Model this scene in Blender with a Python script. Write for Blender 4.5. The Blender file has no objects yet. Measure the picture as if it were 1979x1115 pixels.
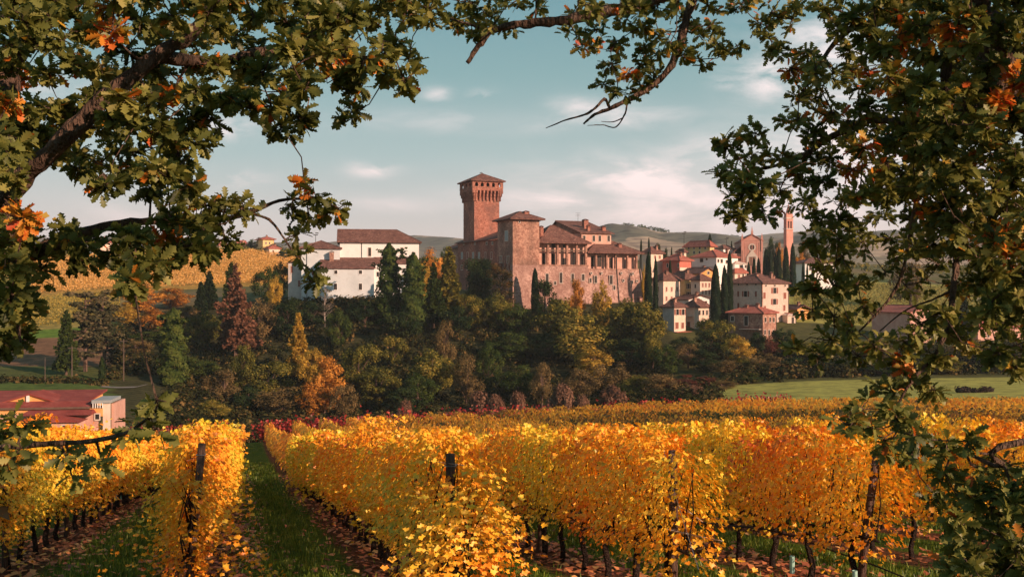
import bpy, math, random
import numpy as np
from mathutils import Vector, Matrix

R = random.Random(7)
NR = np.random.default_rng(11)
F = 1924.0; CX = 989.5; CY = 557.5          # focal length and centre of the 1979 px wide photograph, in its pixels
scene = bpy.context.scene

# ------------------------------------------------------------------ camera, sky, sun, exposure
cd = bpy.data.cameras.new('camera'); cam = bpy.data.objects.new('camera', cd)
scene.collection.objects.link(cam); scene.camera = cam
cam.location = (0, 0, 0); cam.rotation_euler = (math.radians(90), 0, 0)
cd.sensor_width = 36; cd.lens = 36 * F / 1979; cd.clip_start = .1; cd.clip_end = 9000
scene.view_settings.view_transform = 'Standard'; scene.view_settings.look = 'None'
scene.view_settings.exposure = 0.5; scene.view_settings.gamma = 1.0
scene.view_settings.use_curve_mapping = False
SUN = Vector((.80, -.60, .36)).normalized()
SUN_EL = math.asin(SUN.z); SUN_AZ = math.atan2(SUN.x, SUN.y)
sl = bpy.data.lights.new('sun', 'SUN'); so = bpy.data.objects.new('sun', sl); scene.collection.objects.link(so)
sl.energy = 5.0; sl.angle = math.radians(.6); sl.color = (1.0, .66, .47)
so.rotation_euler = SUN.to_track_quat('Z', 'Y').to_euler()

w = bpy.data.worlds.new('World'); scene.world = w; w.use_nodes = True
nt = w.node_tree; nt.nodes.clear()
def N(nt, t, **k):
    n = nt.nodes.new(t)
    for a, b in k.items(): setattr(n, a, b)
    return n
def link(nt, a, b): nt.links.new(a, b)
def math_node(nt, op, a, b=None, clamp=False):
    n = N(nt, 'ShaderNodeMath', operation=op, use_clamp=clamp)
    for i, v in enumerate((a, b)):
        if v is None: continue
        if isinstance(v, (int, float)): n.inputs[i].default_value = v
        else: link(nt, v, n.inputs[i])
    return n.outputs[0]
def ramp(nt, fac, stops, interp='LINEAR'):
    n = N(nt, 'ShaderNodeValToRGB'); n.color_ramp.interpolation = interp
    els = n.color_ramp.elements
    while len(els) < len(stops): els.new(.5)
    for e, (p, c) in zip(els, stops):
        e.position = p; e.color = tuple(c[:3]) + (1,)
    link(nt, fac, n.inputs[0]); return n.outputs[0]
def mixc(nt, fac, a, b, mode='MIX'):
    n = N(nt, 'ShaderNodeMix', data_type='RGBA', blend_type=mode)
    for i, v in ((0, fac), (6, a), (7, b)):
        if isinstance(v, (int, float)): n.inputs[i].default_value = v
        elif isinstance(v, tuple): n.inputs[i].default_value = tuple(v[:3]) + (1,)
        else: link(nt, v, n.inputs[i])
    return n.outputs[2]

tc = N(nt, 'ShaderNodeTexCoord'); sep = N(nt, 'ShaderNodeSeparateXYZ'); link(nt, tc.outputs['Generated'], sep.inputs[0])
X_, Y_, Z_ = sep.outputs
sky = N(nt, 'ShaderNodeTexSky', sky_type='NISHITA', sun_disc=False)
sky.sun_elevation = SUN_EL; sky.sun_rotation = SUN_AZ; sky.air_density = 1.0; sky.dust_density = 1.5
grad = ramp(nt, Z_, [(0, (.78, .60, .56)), (.035, (.70, .58, .55)), (.08, (.52, .51, .50)), (.13, (.33, .43, .43)), (.21, (.18, .325, .335)), (.29, (.105, .25, .285)), (1, (.05, .15, .21))])
skyc = mixc(nt, .07, sky.outputs[0], (1., 1., 1.))
sks = N(nt, 'ShaderNodeVectorMath', operation='SCALE'); link(nt, sky.outputs[0], sks.inputs[0]); sks.inputs['Scale'].default_value = .07
base = mixc(nt, .86, sks.outputs[0], grad)
# clouds: soft banks in given directions, broken up by noise
yy = math_node(nt, 'MAXIMUM', Y_, .02)
U = math_node(nt, 'DIVIDE', X_, yy); V = math_node(nt, 'DIVIDE', Z_, yy)
comb = N(nt, 'ShaderNodeCombineXYZ'); link(nt, U, comb.inputs[0]); link(nt, V, comb.inputs[1])
ns = N(nt, 'ShaderNodeTexNoise'); ns.inputs['Scale'].default_value = 13; ns.inputs['Detail'].default_value = 9; ns.inputs['Roughness'].default_value = .6; ns.inputs['Distortion'].default_value = .4
mp = N(nt, 'ShaderNodeMapping'); mp.inputs['Scale'].default_value = (.8, 2.4, 1); link(nt, comb.outputs[0], mp.inputs[0]); link(nt, mp.outputs[0], ns.inputs[0])
blobs = [(1270, 350, 200, 40, 1.0), (1420, 330, 150, 55, .95), (1120, 388, 190, 26, .8), (1350, 405, 260, 56, 1.0), (1560, 380, 200, 110, .9), (1490, 150, 62, 42, 1.0), (1590, 95, 95, 60, .95),
         (1640, 250, 120, 90, .8), (435, 248, 52, 20, .95), (470, 346, 50, 13, .9), (722, 327, 40, 14, .98), (842, 183, 24, 12, .8), (932, 188, 22, 12, .75),
         (1115, 208, 50, 18, .6), (1190, 225, 120, 22, .6), (1402, 160, 26, 14, .6), (760, 395, 150, 16, .35), (1000, 385, 60, 12, .55), (1750, 330, 240, 150, .8), (300, 420, 160, 30, .45),
         (980, 235, 330, 20, .3), (60, 200, 150, 60, .4)]
acc = None; big = None
for (px, py, rx, ry, a) in blobs:
    du = math_node(nt, 'MULTIPLY', math_node(nt, 'SUBTRACT', U, (px - CX) / F), F / rx)
    dv = math_node(nt, 'MULTIPLY', math_node(nt, 'SUBTRACT', V, (CY - py) / F), F / ry)
    d2 = math_node(nt, 'ADD', math_node(nt, 'MULTIPLY', du, du), math_node(nt, 'MULTIPLY', dv, dv))
    g = math_node(nt, 'MULTIPLY', math_node(nt, 'POWER', 2.718, math_node(nt, 'MULTIPLY', d2, -.8)), a)
    acc = g if acc is None else math_node(nt, 'MAXIMUM', acc, g)
    if rx > 110: big = g if big is None else math_node(nt, 'MAXIMUM', big, g)
nn = math_node(nt, 'MULTIPLY', math_node(nt, 'SUBTRACT', ns.outputs[0], .43), 5.0, True)
cl = math_node(nt, 'ADD', math_node(nt, 'MULTIPLY', acc, math_node(nt, 'MULTIPLY', nn, .95)), math_node(nt, 'MULTIPLY', big, .30), True)
cl = math_node(nt, 'MULTIPLY', cl, math_node(nt, 'GREATER_THAN', Y_, .03))
ccol = ramp(nt, V, [(0, (.84, .66, .63)), (.1, (.88, .72, .70)), (.3, (.76, .68, .68))])
final = mixc(nt, cl, base, ccol)
bg = N(nt, 'ShaderNodeBackground'); link(nt, final, bg.inputs[0]); bg.inputs[1].default_value = 1.0
wo = N(nt, 'ShaderNodeOutputWorld'); link(nt, bg.outputs[0], wo.inputs[0])

# ------------------------------------------------------------------ mesh and object helpers
class MB:
    """collects shapes (in one frame) and links them as one mesh"""
    def __init__(s): s.v = []; s.f = []
    def add(s, vs, fs):
        b = len(s.v); s.v += [tuple(v) for v in vs]; s.f += [tuple(i + b for i in f) for f in fs]; return s
    def box(s, x0, x1, y0, y1, z0, z1):
        return s.add([(x0, y0, z0), (x1, y0, z0), (x1, y1, z0), (x0, y1, z0), (x0, y0, z1), (x1, y0, z1), (x1, y1, z1), (x0, y1, z1)],
                     [(0, 3, 2, 1), (4, 5, 6, 7), (0, 1, 5, 4), (1, 2, 6, 5), (2, 3, 7, 6), (3, 0, 4, 7)])
    def frustum(s, a, b):          # a, b = (x0,x1,y0,y1,z)
        vs = [(a[0], a[2], a[4]), (a[1], a[2], a[4]), (a[1], a[3], a[4]), (a[0], a[3], a[4]), (b[0], b[2], b[4]), (b[1], b[2], b[4]), (b[1], b[3], b[4]), (b[0], b[3], b[4])]
        return s.add(vs, [(0, 3, 2, 1), (4, 5, 6, 7), (0, 1, 5, 4), (1, 2, 6, 5), (2, 3, 7, 6), (3, 0, 4, 7)])
    def tube(s, pts, rad, n=6):
        pts = [Vector(p) for p in pts]; m = len(pts); b = len(s.v)
        if not hasattr(rad, '__len__'): rad = [rad] * m
        for i, p in enumerate(pts):
            d = (pts[min(i + 1, m - 1)] - pts[max(i - 1, 0)]).normalized()
            a = d.cross(Vector((.31, .2, .93))); a = a.normalized() if a.length > 1e-4 else Vector((1, 0, 0)); c = d.cross(a)
            for k in range(n):
                t = 2 * math.pi * k / n
                s.v.append(tuple(p + (a * math.cos(t) + c * math.sin(t)) * rad[i]))
        for i in range(m - 1):
            for k in range(n):
                k2 = (k + 1) % n
                s.f.append((b + i * n + k, b + i * n + k2, b + (i + 1) * n + k2, b + (i + 1) * n + k))
        s.f.append(tuple(b + k for k in range(n))[::-1]); s.f.append(tuple(b + (m - 1) * n + k for k in range(n)))
        return s
    def mesh(s, name, mat, smooth=False):
        me = bpy.data.meshes.new(name); me.from_pydata(s.v, [], s.f)
        if mat: me.materials.append(mat)
        if smooth: me.polygons.foreach_set('use_smooth', [True] * len(me.polygons))
        return me
    def build(s, name, mat, parent=None, smooth=False):
        return obj(name, s.mesh(name, mat, smooth), parent)
def obj(name, me, parent=None, loc=None):
    o = bpy.data.objects.new(name, me); scene.collection.objects.link(o)
    if parent is not None: o.parent = parent
    if loc is not None: o.location = loc
    return o
def tag(o, label=None, cat=None, group=None, kind=None):
    if label: o['label'] = label
    if cat: o['category'] = cat
    if group: o['group'] = group
    if kind: o['kind'] = kind
    return o
def thing(name, label, cat, loc=(0, 0, 0), rz=0, group=None):
    o = obj(name, None); o.location = loc; o.rotation_euler = (0, 0, rz)
    return tag(o, label, cat, group)
def np_mesh(name, V, FA, mat, rnd=None, smooth=False):
    """V (n,3), FA (m,k) with one k for all faces; rnd = a random number per face for the leaf colours"""
    me = bpy.data.meshes.new(name); V = np.asarray(V, np.float32); FA = np.asarray(FA, np.int32); m, k = FA.shape
    me.vertices.add(len(V)); me.vertices.foreach_set('co', V.ravel())
    me.loops.add(m * k); me.loops.foreach_set('vertex_index', FA.ravel())
    me.polygons.add(m); me.polygons.foreach_set('loop_start', np.arange(m, dtype=np.int32) * k)
    try: me.polygons.foreach_set('loop_total', np.full(m, k, np.int32))
    except Exception: pass
    if smooth: me.polygons.foreach_set('use_smooth', np.ones(m, bool))
    me.update(calc_edges=True)
    if rnd is not None:
        at = me.attributes.new('rnd', 'FLOAT', 'FACE'); at.data.foreach_set('value', np.asarray(rnd, np.float32))
    if mat: me.materials.append(mat)
    return me
def unit(a): return a / np.maximum(np.linalg.norm(a, axis=-1, keepdims=True), 1e-9)
def scatter(TV, TF, P, Nn, tip, S):
    """copies of a leaf template (x = across, y = along the leaf, z = normal) at P with normal Nn, pointing as much as it can along tip, size S"""
    Nn = unit(Nn); y = unit(tip - Nn * np.sum(tip * Nn, -1, keepdims=True)); x = np.cross(y, Nn)
    M = np.stack([x, y, Nn], 1)                                  # rows are axes
    S = np.asarray(S).reshape(-1, 1, 1) if np.ndim(S) == 1 else S
    V = np.einsum('kj,njc->nkc', TV, M) * S + P[:, None, :]
    n, k = len(P), len(TV)
    FA = TF[None] + (np.arange(n) * k)[:, None, None]
    return V.reshape(-1, 3), FA.reshape(-1, TF.shape[1]), M
def rvec(n): return unit(NR.normal(size=(n, 3)))

# ------------------------------------------------------------------ leaf templates
def oak_template():
    prof = [(0, .015), (.1, .06), (.2, .2), (.28, .11), (.38, .25), (.47, .12), (.60, .32), (.68, .14), (.80, .26), (.90, .13), (1, .03)]
    V = []; Fq = []
    for t, wd in prof:
        zc = -.12 * t * t
        V += [(-wd, t + (.05 if wd > .18 else 0), zc + wd * .28), (0, t, zc), (wd, t + (.05 if wd > .18 else 0), zc + wd * .22)]
    for i in range(len(prof) - 1):
        a = i * 3
        Fq += [(a, a + 1, a + 4, a + 3), (a + 1, a + 2, a + 5, a + 4)]
    return np.array(V), np.array(Fq)
def grape_template():
    r = [.10, .46, .36, .58, .44, .72, .44, .58, .36, .46]
    V = [(0, .38, -.05)]
    for i, q in enumerate(r):
        t = -math.pi / 2 + 2 * math.pi * i / len(r)
        V.append((q * math.cos(t), .38 + q * math.sin(t), .10 * (q > .5) + .05 * math.sin(3 * t)))
    n = len(r)
    return np.array(V), np.array([(0, 1 + i, 1 + (i + 1) % n) for i in range(n)])
OAK_V, OAK_F = oak_template(); GR_V, GR_F = grape_template()
QV = np.array([(-.5, 0, 0), (.1, -.12, .06), (.55, .45, 0), (-.08, 1, .1)]); QF = np.array([(0, 1, 2, 3)])
TV_ = np.array([(-.45, 0, 0), (.45, .1, 0), (0, 1, .12)]); TF_ = np.array([(0, 1, 2)])

# ------------------------------------------------------------------ materials
def new_mat(name):
    m = bpy.data.materials.new(name); m.use_nodes = True; m.node_tree.nodes.clear(); return m, m.node_tree
def out(nt, sh):
    o = N(nt, 'ShaderNodeOutputMaterial'); link(nt, sh, o.inputs[0])
LEAFM = {}
def leaf_mat(name, stops, trans=.35, var=.25, gloss=.0, scale=None, amp=1.1):
    m, nt = new_mat(name)
    at = N(nt, 'ShaderNodeAttribute', attribute_name='rnd'); oi = N(nt, 'ShaderNodeObjectInfo')
    f = math_node(nt, 'ADD', math_node(nt, 'MULTIPLY', at.outputs['Fac'], 1 - var), math_node(nt, 'MULTIPLY', oi.outputs['Random'], var))
    if scale:
        ge = N(nt, 'ShaderNodeNewGeometry'); nz = N(nt, 'ShaderNodeTexNoise'); nz.inputs['Scale'].default_value = scale; nz.inputs['Detail'].default_value = 3
        link(nt, ge.outputs['Position'], nz.inputs[0])
        f = math_node(nt, 'ADD', f, math_node(nt, 'MULTIPLY', math_node(nt, 'SUBTRACT', nz.outputs[0], .5), amp), True)
    c = ramp(nt, f, stops)
    d = N(nt, 'ShaderNodeBsdfDiffuse'); t = N(nt, 'ShaderNodeBsdfTranslucent'); g = N(nt, 'ShaderNodeBsdfGlossy'); g.inputs['Roughness'].default_value = .45
    link(nt, c, d.inputs[0]); link(nt, mixc(nt, .35, c, mixc(nt, 1., c, (1., .85, .4), 'MULTIPLY')), t.inputs[0])
    a = N(nt, 'ShaderNodeMixShader'); a.inputs[0].default_value = trans; link(nt, d.outputs[0], a.inputs[1]); link(nt, t.outputs[0], a.inputs[2])
    b = N(nt, 'ShaderNodeMixShader'); b.inputs[0].default_value = gloss; link(nt, a.outputs[0], b.inputs[1]); link(nt, g.outputs[0], b.inputs[2])
    out(nt, b.outputs[0]); return m
def surf_mat(name, cols, scale=3., detail=6., rough=.9, bump=.15, bscale=None, coord='Object', extra=None, stretch=(1, 1, 1), metallic=0):
    """noise-mixed colours with matching relief"""
    m, nt = new_mat(name)
    t = N(nt, 'ShaderNodeTexCoord'); mp = N(nt, 'ShaderNodeMapping'); mp.inputs['Scale'].default_value = stretch
    link(nt, t.outputs[coord], mp.inputs[0])
    n1 = N(nt, 'ShaderNodeTexNoise'); n1.inputs['Scale'].default_value = scale; n1.inputs['Detail'].default_value = detail; n1.inputs['Roughness'].default_value = .65
    link(nt, mp.outputs[0], n1.inputs[0])
    f = math_node(nt, 'ADD', math_node(nt, 'MULTIPLY', math_node(nt, 'SUBTRACT', n1.outputs[0], .5), 2.2), .5, True)
    k = len(cols); c = ramp(nt, f, [(i / max(k - 1, 1), q) for i, q in enumerate(cols)])
    if extra: c = extra(nt, mp.outputs[0], c)
    p = N(nt, 'ShaderNodeBsdfPrincipled'); p.inputs['Roughness'].default_value = rough; p.inputs['Metallic'].default_value = metallic
    p.inputs['Specular IOR Level'].default_value = .2
    link(nt, c, p.inputs['Base Color'])
    if bump:
        n2 = N(nt, 'ShaderNodeTexNoise'); n2.inputs['Scale'].default_value = bscale or scale * 4; n2.inputs['Detail'].default_value = 5; link(nt, mp.outputs[0], n2.inputs[0])
        b = N(nt, 'ShaderNodeBump'); b.inputs['Strength'].default_value = bump; b.inputs['Distance'].default_value = .3; link(nt, n2.outputs[0], b.inputs['Height']); link(nt, b.outputs[0], p.inputs['Normal'])
    out(nt, p.outputs[0]); return m
def speckle(scale, col, lo=.55, hi=.75, amt=.6):
    def fn(nt, vec, c):
        v = N(nt, 'ShaderNodeTexNoise'); v.inputs['Scale'].default_value = scale; v.inputs['Detail'].default_value = 4; v.inputs['Roughness'].default_value = .75; link(nt, vec, v.inputs[0])
        f = math_node(nt, 'MULTIPLY', math_node(nt, 'DIVIDE', math_node(nt, 'SUBTRACT', v.outputs[0], lo), hi - lo, True), amt)
        return mixc(nt, f, c, col)
    return fn
def stones(scale, dark, light, amt=.7, low=None):
    def fn(nt, vec, c):
        v = N(nt, 'ShaderNodeTexVoronoi'); v.inputs['Scale'].default_value = scale; link(nt, vec, v.inputs[0])
        s = N(nt, 'ShaderNodeSeparateColor'); link(nt, v.outputs['Color'], s.inputs[0])
        cc = mixc(nt, s.outputs[0], dark, light)
        c = mixc(nt, amt, c, cc)
        big = N(nt, 'ShaderNodeTexNoise'); big.inputs['Scale'].default_value = .22; big.inputs['Detail'].default_value = 4; link(nt, vec, big.inputs[0])
        f = math_node(nt, 'MULTIPLY', math_node(nt, 'DIVIDE', math_node(nt, 'SUBTRACT', big.outputs[0], .42), .2, True), .72)
        return mixc(nt, f, c, low or dark)
    return fn
def tiles(nt, vec, c):
    v = N(nt, 'ShaderNodeTexVoronoi'); v.inputs['Scale'].default_value = 2.2; link(nt, vec, v.inputs[0])
    s = N(nt, 'ShaderNodeSeparateColor'); link(nt, v.outputs['Color'], s.inputs[0])
    return mixc(nt, math_node(nt, 'MULTIPLY', s.outputs[1], .8), c, mixc(nt, s.outputs[0], (.05, .024, .02), (.30, .15, .11)))

def tiles_red(nt, vec, c):
    v = N(nt, 'ShaderNodeTexVoronoi'); v.inputs['Scale'].default_value = 2.0; link(nt, vec, v.inputs[0])
    s = N(nt, 'ShaderNodeSeparateColor'); link(nt, v.outputs['Color'], s.inputs[0])
    return mixc(nt, math_node(nt, 'MULTIPLY', s.outputs[1], .6), c, mixc(nt, s.outputs[0], (.16, .045, .035), (.48, .20, .15)))
M = {}
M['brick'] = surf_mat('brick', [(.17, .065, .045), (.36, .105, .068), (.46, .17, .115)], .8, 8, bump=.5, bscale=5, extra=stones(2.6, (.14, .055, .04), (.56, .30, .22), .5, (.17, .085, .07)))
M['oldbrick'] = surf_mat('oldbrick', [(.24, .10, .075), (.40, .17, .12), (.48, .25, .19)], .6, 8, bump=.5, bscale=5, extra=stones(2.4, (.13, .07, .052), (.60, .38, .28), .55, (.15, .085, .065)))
M['stone'] = surf_mat('stone', [(.26, .135, .105), (.42, .235, .185), (.52, .32, .26)], .6, 8, bump=.6, bscale=4, extra=stones(2.1, (.17, .09, .075), (.64, .42, .35), .6, (.24, .13, .105)))
M['pink_plaster'] = surf_mat('pink_plaster', [(.46, .24, .18), (.56, .32, .25), (.62, .39, .31)], .5, 6, bump=.1, extra=speckle(1.2, (.42, .24, .17)))
M['white'] = surf_mat('white_plaster', [(.66, .63, .60), (.78, .75, .72), (.82, .80, .78)], .35, 6, bump=.1, extra=speckle(.7, (.55, .51, .47), .5, .75, .55))
M['shaded_white'] = surf_mat('shaded_white_plaster', [(.46, .49, .50), (.58, .61, .62), (.64, .66, .67)], .35, 6, bump=.1, extra=speckle(.7, (.40, .40, .39), .5, .75, .55))  # white plaster greyed and cooled: the shade is put into its colour
M['grey'] = surf_mat('grey_plaster', [(.38, .34, .32), (.50, .45, .42), (.58, .53, .49)], .6, 6, bump=.15, extra=speckle(1.5, (.33, .27, .24)))
M['cream'] = surf_mat('cream_plaster', [(.60, .43, .33), (.72, .54, .43), (.76, .60, .50)], .5, 6, bump=.1, extra=speckle(1.1, (.50, .36, .27)))
M['rosestone'] = surf_mat('rose_stone', [(.46, .32, .26), (.60, .44, .37), (.68, .53, .46)], .8, 7, bump=.2, extra=stones(2.2, (.40, .28, .23), (.72, .56, .48), .4, (.50, .38, .32)))
M['yellow'] = surf_mat('yellow_plaster', [(.60, .38, .16), (.70, .47, .22), (.74, .52, .28)], .5, 6, bump=.1, extra=speckle(1.1, (.50, .32, .15)))
M['orange'] = surf_mat('orange_plaster', [(.62, .28, .09), (.72, .35, .12), (.76, .40, .16)], .5, 6, bump=.1, extra=speckle(1.1, (.55, .26, .1)))
M['red'] = surf_mat('red_plaster', [(.42, .11, .08), (.52, .15, .11), (.58, .2, .15)], .5, 6, bump=.1, extra=speckle(1.1, (.36, .1, .08)))
M['churchbrick'] = surf_mat('church_brick', [(.42, .19, .15), (.52, .25, .20), (.56, .30, .25)], .6, 6, bump=.15, extra=speckle(2, (.36, .17, .14)))
M['roof'] = surf_mat('roof_tiles', [(.085, .036, .03), (.15, .066, .052), (.22, .11, .09)], .5, 7, bump=.8, bscale=3.2, extra=tiles)
M['roofred'] = surf_mat('red_roof_tiles', [(.24, .065, .045), (.36, .10, .07), (.44, .15, .11)], .5, 6, bump=.6, bscale=3.2, extra=tiles_red)
M['crimson'] = surf_mat('crimson_roof', [(.17, .032, .026), (.24, .05, .038), (.31, .085, .065)], .6, 5, bump=.3, bscale=4, extra=speckle(3, (.28, .05, .04)))
M['wood'] = surf_mat('old_wood', [(.07, .045, .035), (.13, .09, .07), (.2, .15, .12)], 3, 6, bump=.5, stretch=(4, 4, .6))
M['dark'] = surf_mat('dark_pane', [(.015, .014, .014), (.03, .028, .027)], 2, 2, rough=.25, bump=0)
M['shutter'] = surf_mat('red_brown_shutter', [(.22, .07, .05), (.28, .10, .07)], 2, 2, bump=0, rough=.7)
M['greyshutter'] = surf_mat('grey_shutter', [(.26, .28, .28), (.34, .36, .36)], 2, 2, bump=0, rough=.7)
M['brownshutter'] = surf_mat('brown_shutter', [(.10, .06, .045), (.16, .10, .07)], 2, 2, bump=0, rough=.7)
M['trim'] = surf_mat('pale_trim', [(.50, .40, .34), (.62, .52, .45)], 2, 3, bump=0)
M['iron'] = surf_mat('iron', [(.03, .03, .03), (.06, .055, .05)], 4, 3, rough=.5, bump=0)
M['bark'] = surf_mat('oak_bark', [(.07, .042, .03), (.16, .10, .07), (.28, .19, .14)], 14, 9, bump=1., bscale=30, stretch=(1, 1, .35))
M['treebark'] = surf_mat('tree_bark', [(.08, .05, .035), (.18, .11, .08)], 2, 5, bump=.4)
M['palebark'] = surf_mat('pale_bark', [(.22, .17, .14), (.38, .31, .26)], 2, 5, bump=.3)
M['vinewood'] = surf_mat('vine_wood', [(.018, .011, .008), (.05, .03, .022), (.09, .06, .045)], 18, 7, bump=1., bscale=40)
M['post'] = surf_mat('post_wood', [(.07, .04, .03), (.17, .10, .075), (.30, .2, .15)], 12, 8, bump=.8, bscale=30, stretch=(3, 3, .25))
M['wire'] = surf_mat('galvanised_wire', [(.2, .2, .2), (.35, .34, .33)], 4, 2, rough=.4, bump=0, metallic=.8)
M['hose'] = surf_mat('black_hose', [(.012, .012, .014), (.02, .02, .022)], 4, 2, rough=.5, bump=0)
M['guard'] = surf_mat('green_guard', [(.30, .50, .42), (.42, .62, .54)], 6, 3, rough=.6, bump=.1)
M['cane'] = surf_mat('dry_cane', [(.35, .28, .22), (.5, .42, .35)], 8, 4, bump=.2)

# ------------------------------------------------------------------ the lie of the land
H0 = 2.1; DX = -.266; SL = -.149            # eye height over the slope, direction of the vine rows (x per y), fall of the slope
COLS = np.array([-500, 0, 150, 300, 477, 650, 850, 1000, 1250, 1400, 1550, 1750, 1979, 2500.])
TAB = [
 (45,  [935]*10 + [930, 922, 922, 922]),
 (60,  [912]*6 + [908, 903, 893, 884, 877, 875, 875, 875]),
 (90,  [888, 888, 888, 886, 878, 871, 862, 855, 843, 838, 834, 832, 832, 832]),
 (112, [884, 882, 878, 866, 855, 844, 834, 827, 814, 808, 808, 807, 806, 806]),
 (122, [884, 882, 878, 866, 857, 845, 833, 826, 812, 804, 802, 801, 800, 800]),
 (145, [872, 868, 868, 872, 874, 870, 862, 850, 818, 795, 783, 778, 773, 770]),
 (172, [800, 788, 785, 815, 850, 850, 850, 845, 800, 775, 762, 757, 750, 750]),
 (195, [745, 742, 742, 762, 825, 825, 825, 825, 782, 752, 742, 738, 735, 735]),
 (215, [720, 716, 716, 722, 780, 780, 775, 770, 745, 728, 722, 715, 712, 712]),
 (240, [690, 688, 688, 690, 710, 705, 700, 700, 692, 690, 685, 682, 680, 680]),
 (270, [656, 655, 650, 640, 625, 605, 612, 622, 640, 652, 652, 658, 660, 660]),
 (290, [636, 635, 625, 612, 588, 566, 575, 588, 596, 622, 628, 640, 645, 645]),
 (330, [602, 600, 585, 578, 566, 553, 556, 558, 562, 575, 590, 604, 610, 610]),
 (400, [565, 560, 552, 545, 540, 538, 540, 540, 528, 520, 545, 560, 560, 560]),
 (500, [512, 508, 500, 492, 486, 505, 515, 515, 504, 500, 512, 530, 530, 530]),
 (620, [500, 497, 487, 482, 482, 498, 505, 506, 503, 500, 506, 520, 520, 520]),
 (1000,[497, 495, 493, 492, 492, 496, 500, 502, 504, 504, 508, 512, 512, 512]),
 (4000,[520]*14),
]
TY = np.array([t[0] for t in TAB], float)
TZ = np.array([[(CY - p) / F * y for p in r] for y, r in TAB])
LYs = np.linspace(math.log(45), math.log(4000), 180); PXs = np.linspace(-500, 2500, 160)
def _grid():
    tmp = np.array([np.interp(PXs, COLS, r) for r in TZ])
    G = np.array([np.interp(np.exp(LYs), TY, tmp[:, j]) for j in range(len(PXs))]).T
    for _ in range(3):
        P = np.pad(G, 1, mode='edge'); G = (P[:-2, 1:-1] + P[2:, 1:-1] + P[1:-1, :-2] + P[1:-1, 2:] + 2 * G) / 6
    return G
GZ = _grid()
def ground(x, y):
    x = np.asarray(x, float); y = np.asarray(y, float)
    plane = -H0 + SL * y
    yc = np.clip(y, 45, 3999); px = np.clip(CX + F * x / yc, -499, 2499)
    a = (np.log(yc) - LYs[0]) / (LYs[1] - LYs[0]); b = (px - PXs[0]) / (PXs[1] - PXs[0])
    i = np.clip(a.astype(int), 0, len(LYs) - 2); j = np.clip(b.astype(int), 0, len(PXs) - 2); a = a - i; b = b - j
    z = (GZ[i, j] * (1 - a) + GZ[i + 1, j] * a) * (1 - b) + (GZ[i, j + 1] * (1 - a) + GZ[i + 1, j + 1] * a) * b
    t = np.clip((y - 32) / 20., 0, 1); t = t * t * (3 - 2 * t)
    return plane * (1 - t) + z * t
def gz(x, y): return float(ground(np.array([x]), np.array([y]))[0])
def at(px, Y): return (px - CX) / F * Y
def zat(py, Y): return (CY - py) / F * Y

SP = 3.05; XA = -.36 * H0                    # row spacing and the offset of the row with the leaning post
def zone(x, y):
    """real colour of the ground, by land use"""
    px = CX + F * x / np.maximum(y, 1); n = len(x)
    q = np.sin(x * .05 + 2 * np.sin(y * .021)) * np.sin(y * .043 + 1.3 * np.sin(x * .03))
    C = np.zeros((n, 3)); C[:] = (.13, .12, .05); C[q > .3] = (.16, .13, .07); C[q < -.5] = (.06, .085, .03)
    def put(m, c): C[m] = c
    put((y > 126) & (y < 215) & (px > 1250), (.33, .32, .085))
    put((y > 128) & (y < 300) & (px > 215) & (px < 1340), (.05, .05, .022))
    put((y > 200) & (y < 300) & (px >= 1300), (.085, .085, .03))
    put((y > 130) & (y <= 205) & (px <= 215), (.08, .12, .03))
    put((y > 205) & (y < 245) & (px <= 240), (.085, .10, .03))
    put((y > 222) & (y < 268) & (px <= 235), (.19, .105, .06))
    put((y > 268) & (y < 282) & (px <= 230), (.12, .20, .03))
    put((y > 282) & (y < 360) & (px <= 230), (.30, .24, .07))
    put((y > 360) & (y < 560) & (px <= 620), (.42, .25, .06))
    put((y > 295) & (y < 430) & (px >= 1480), (.27, .26, .07))
    return C
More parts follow.
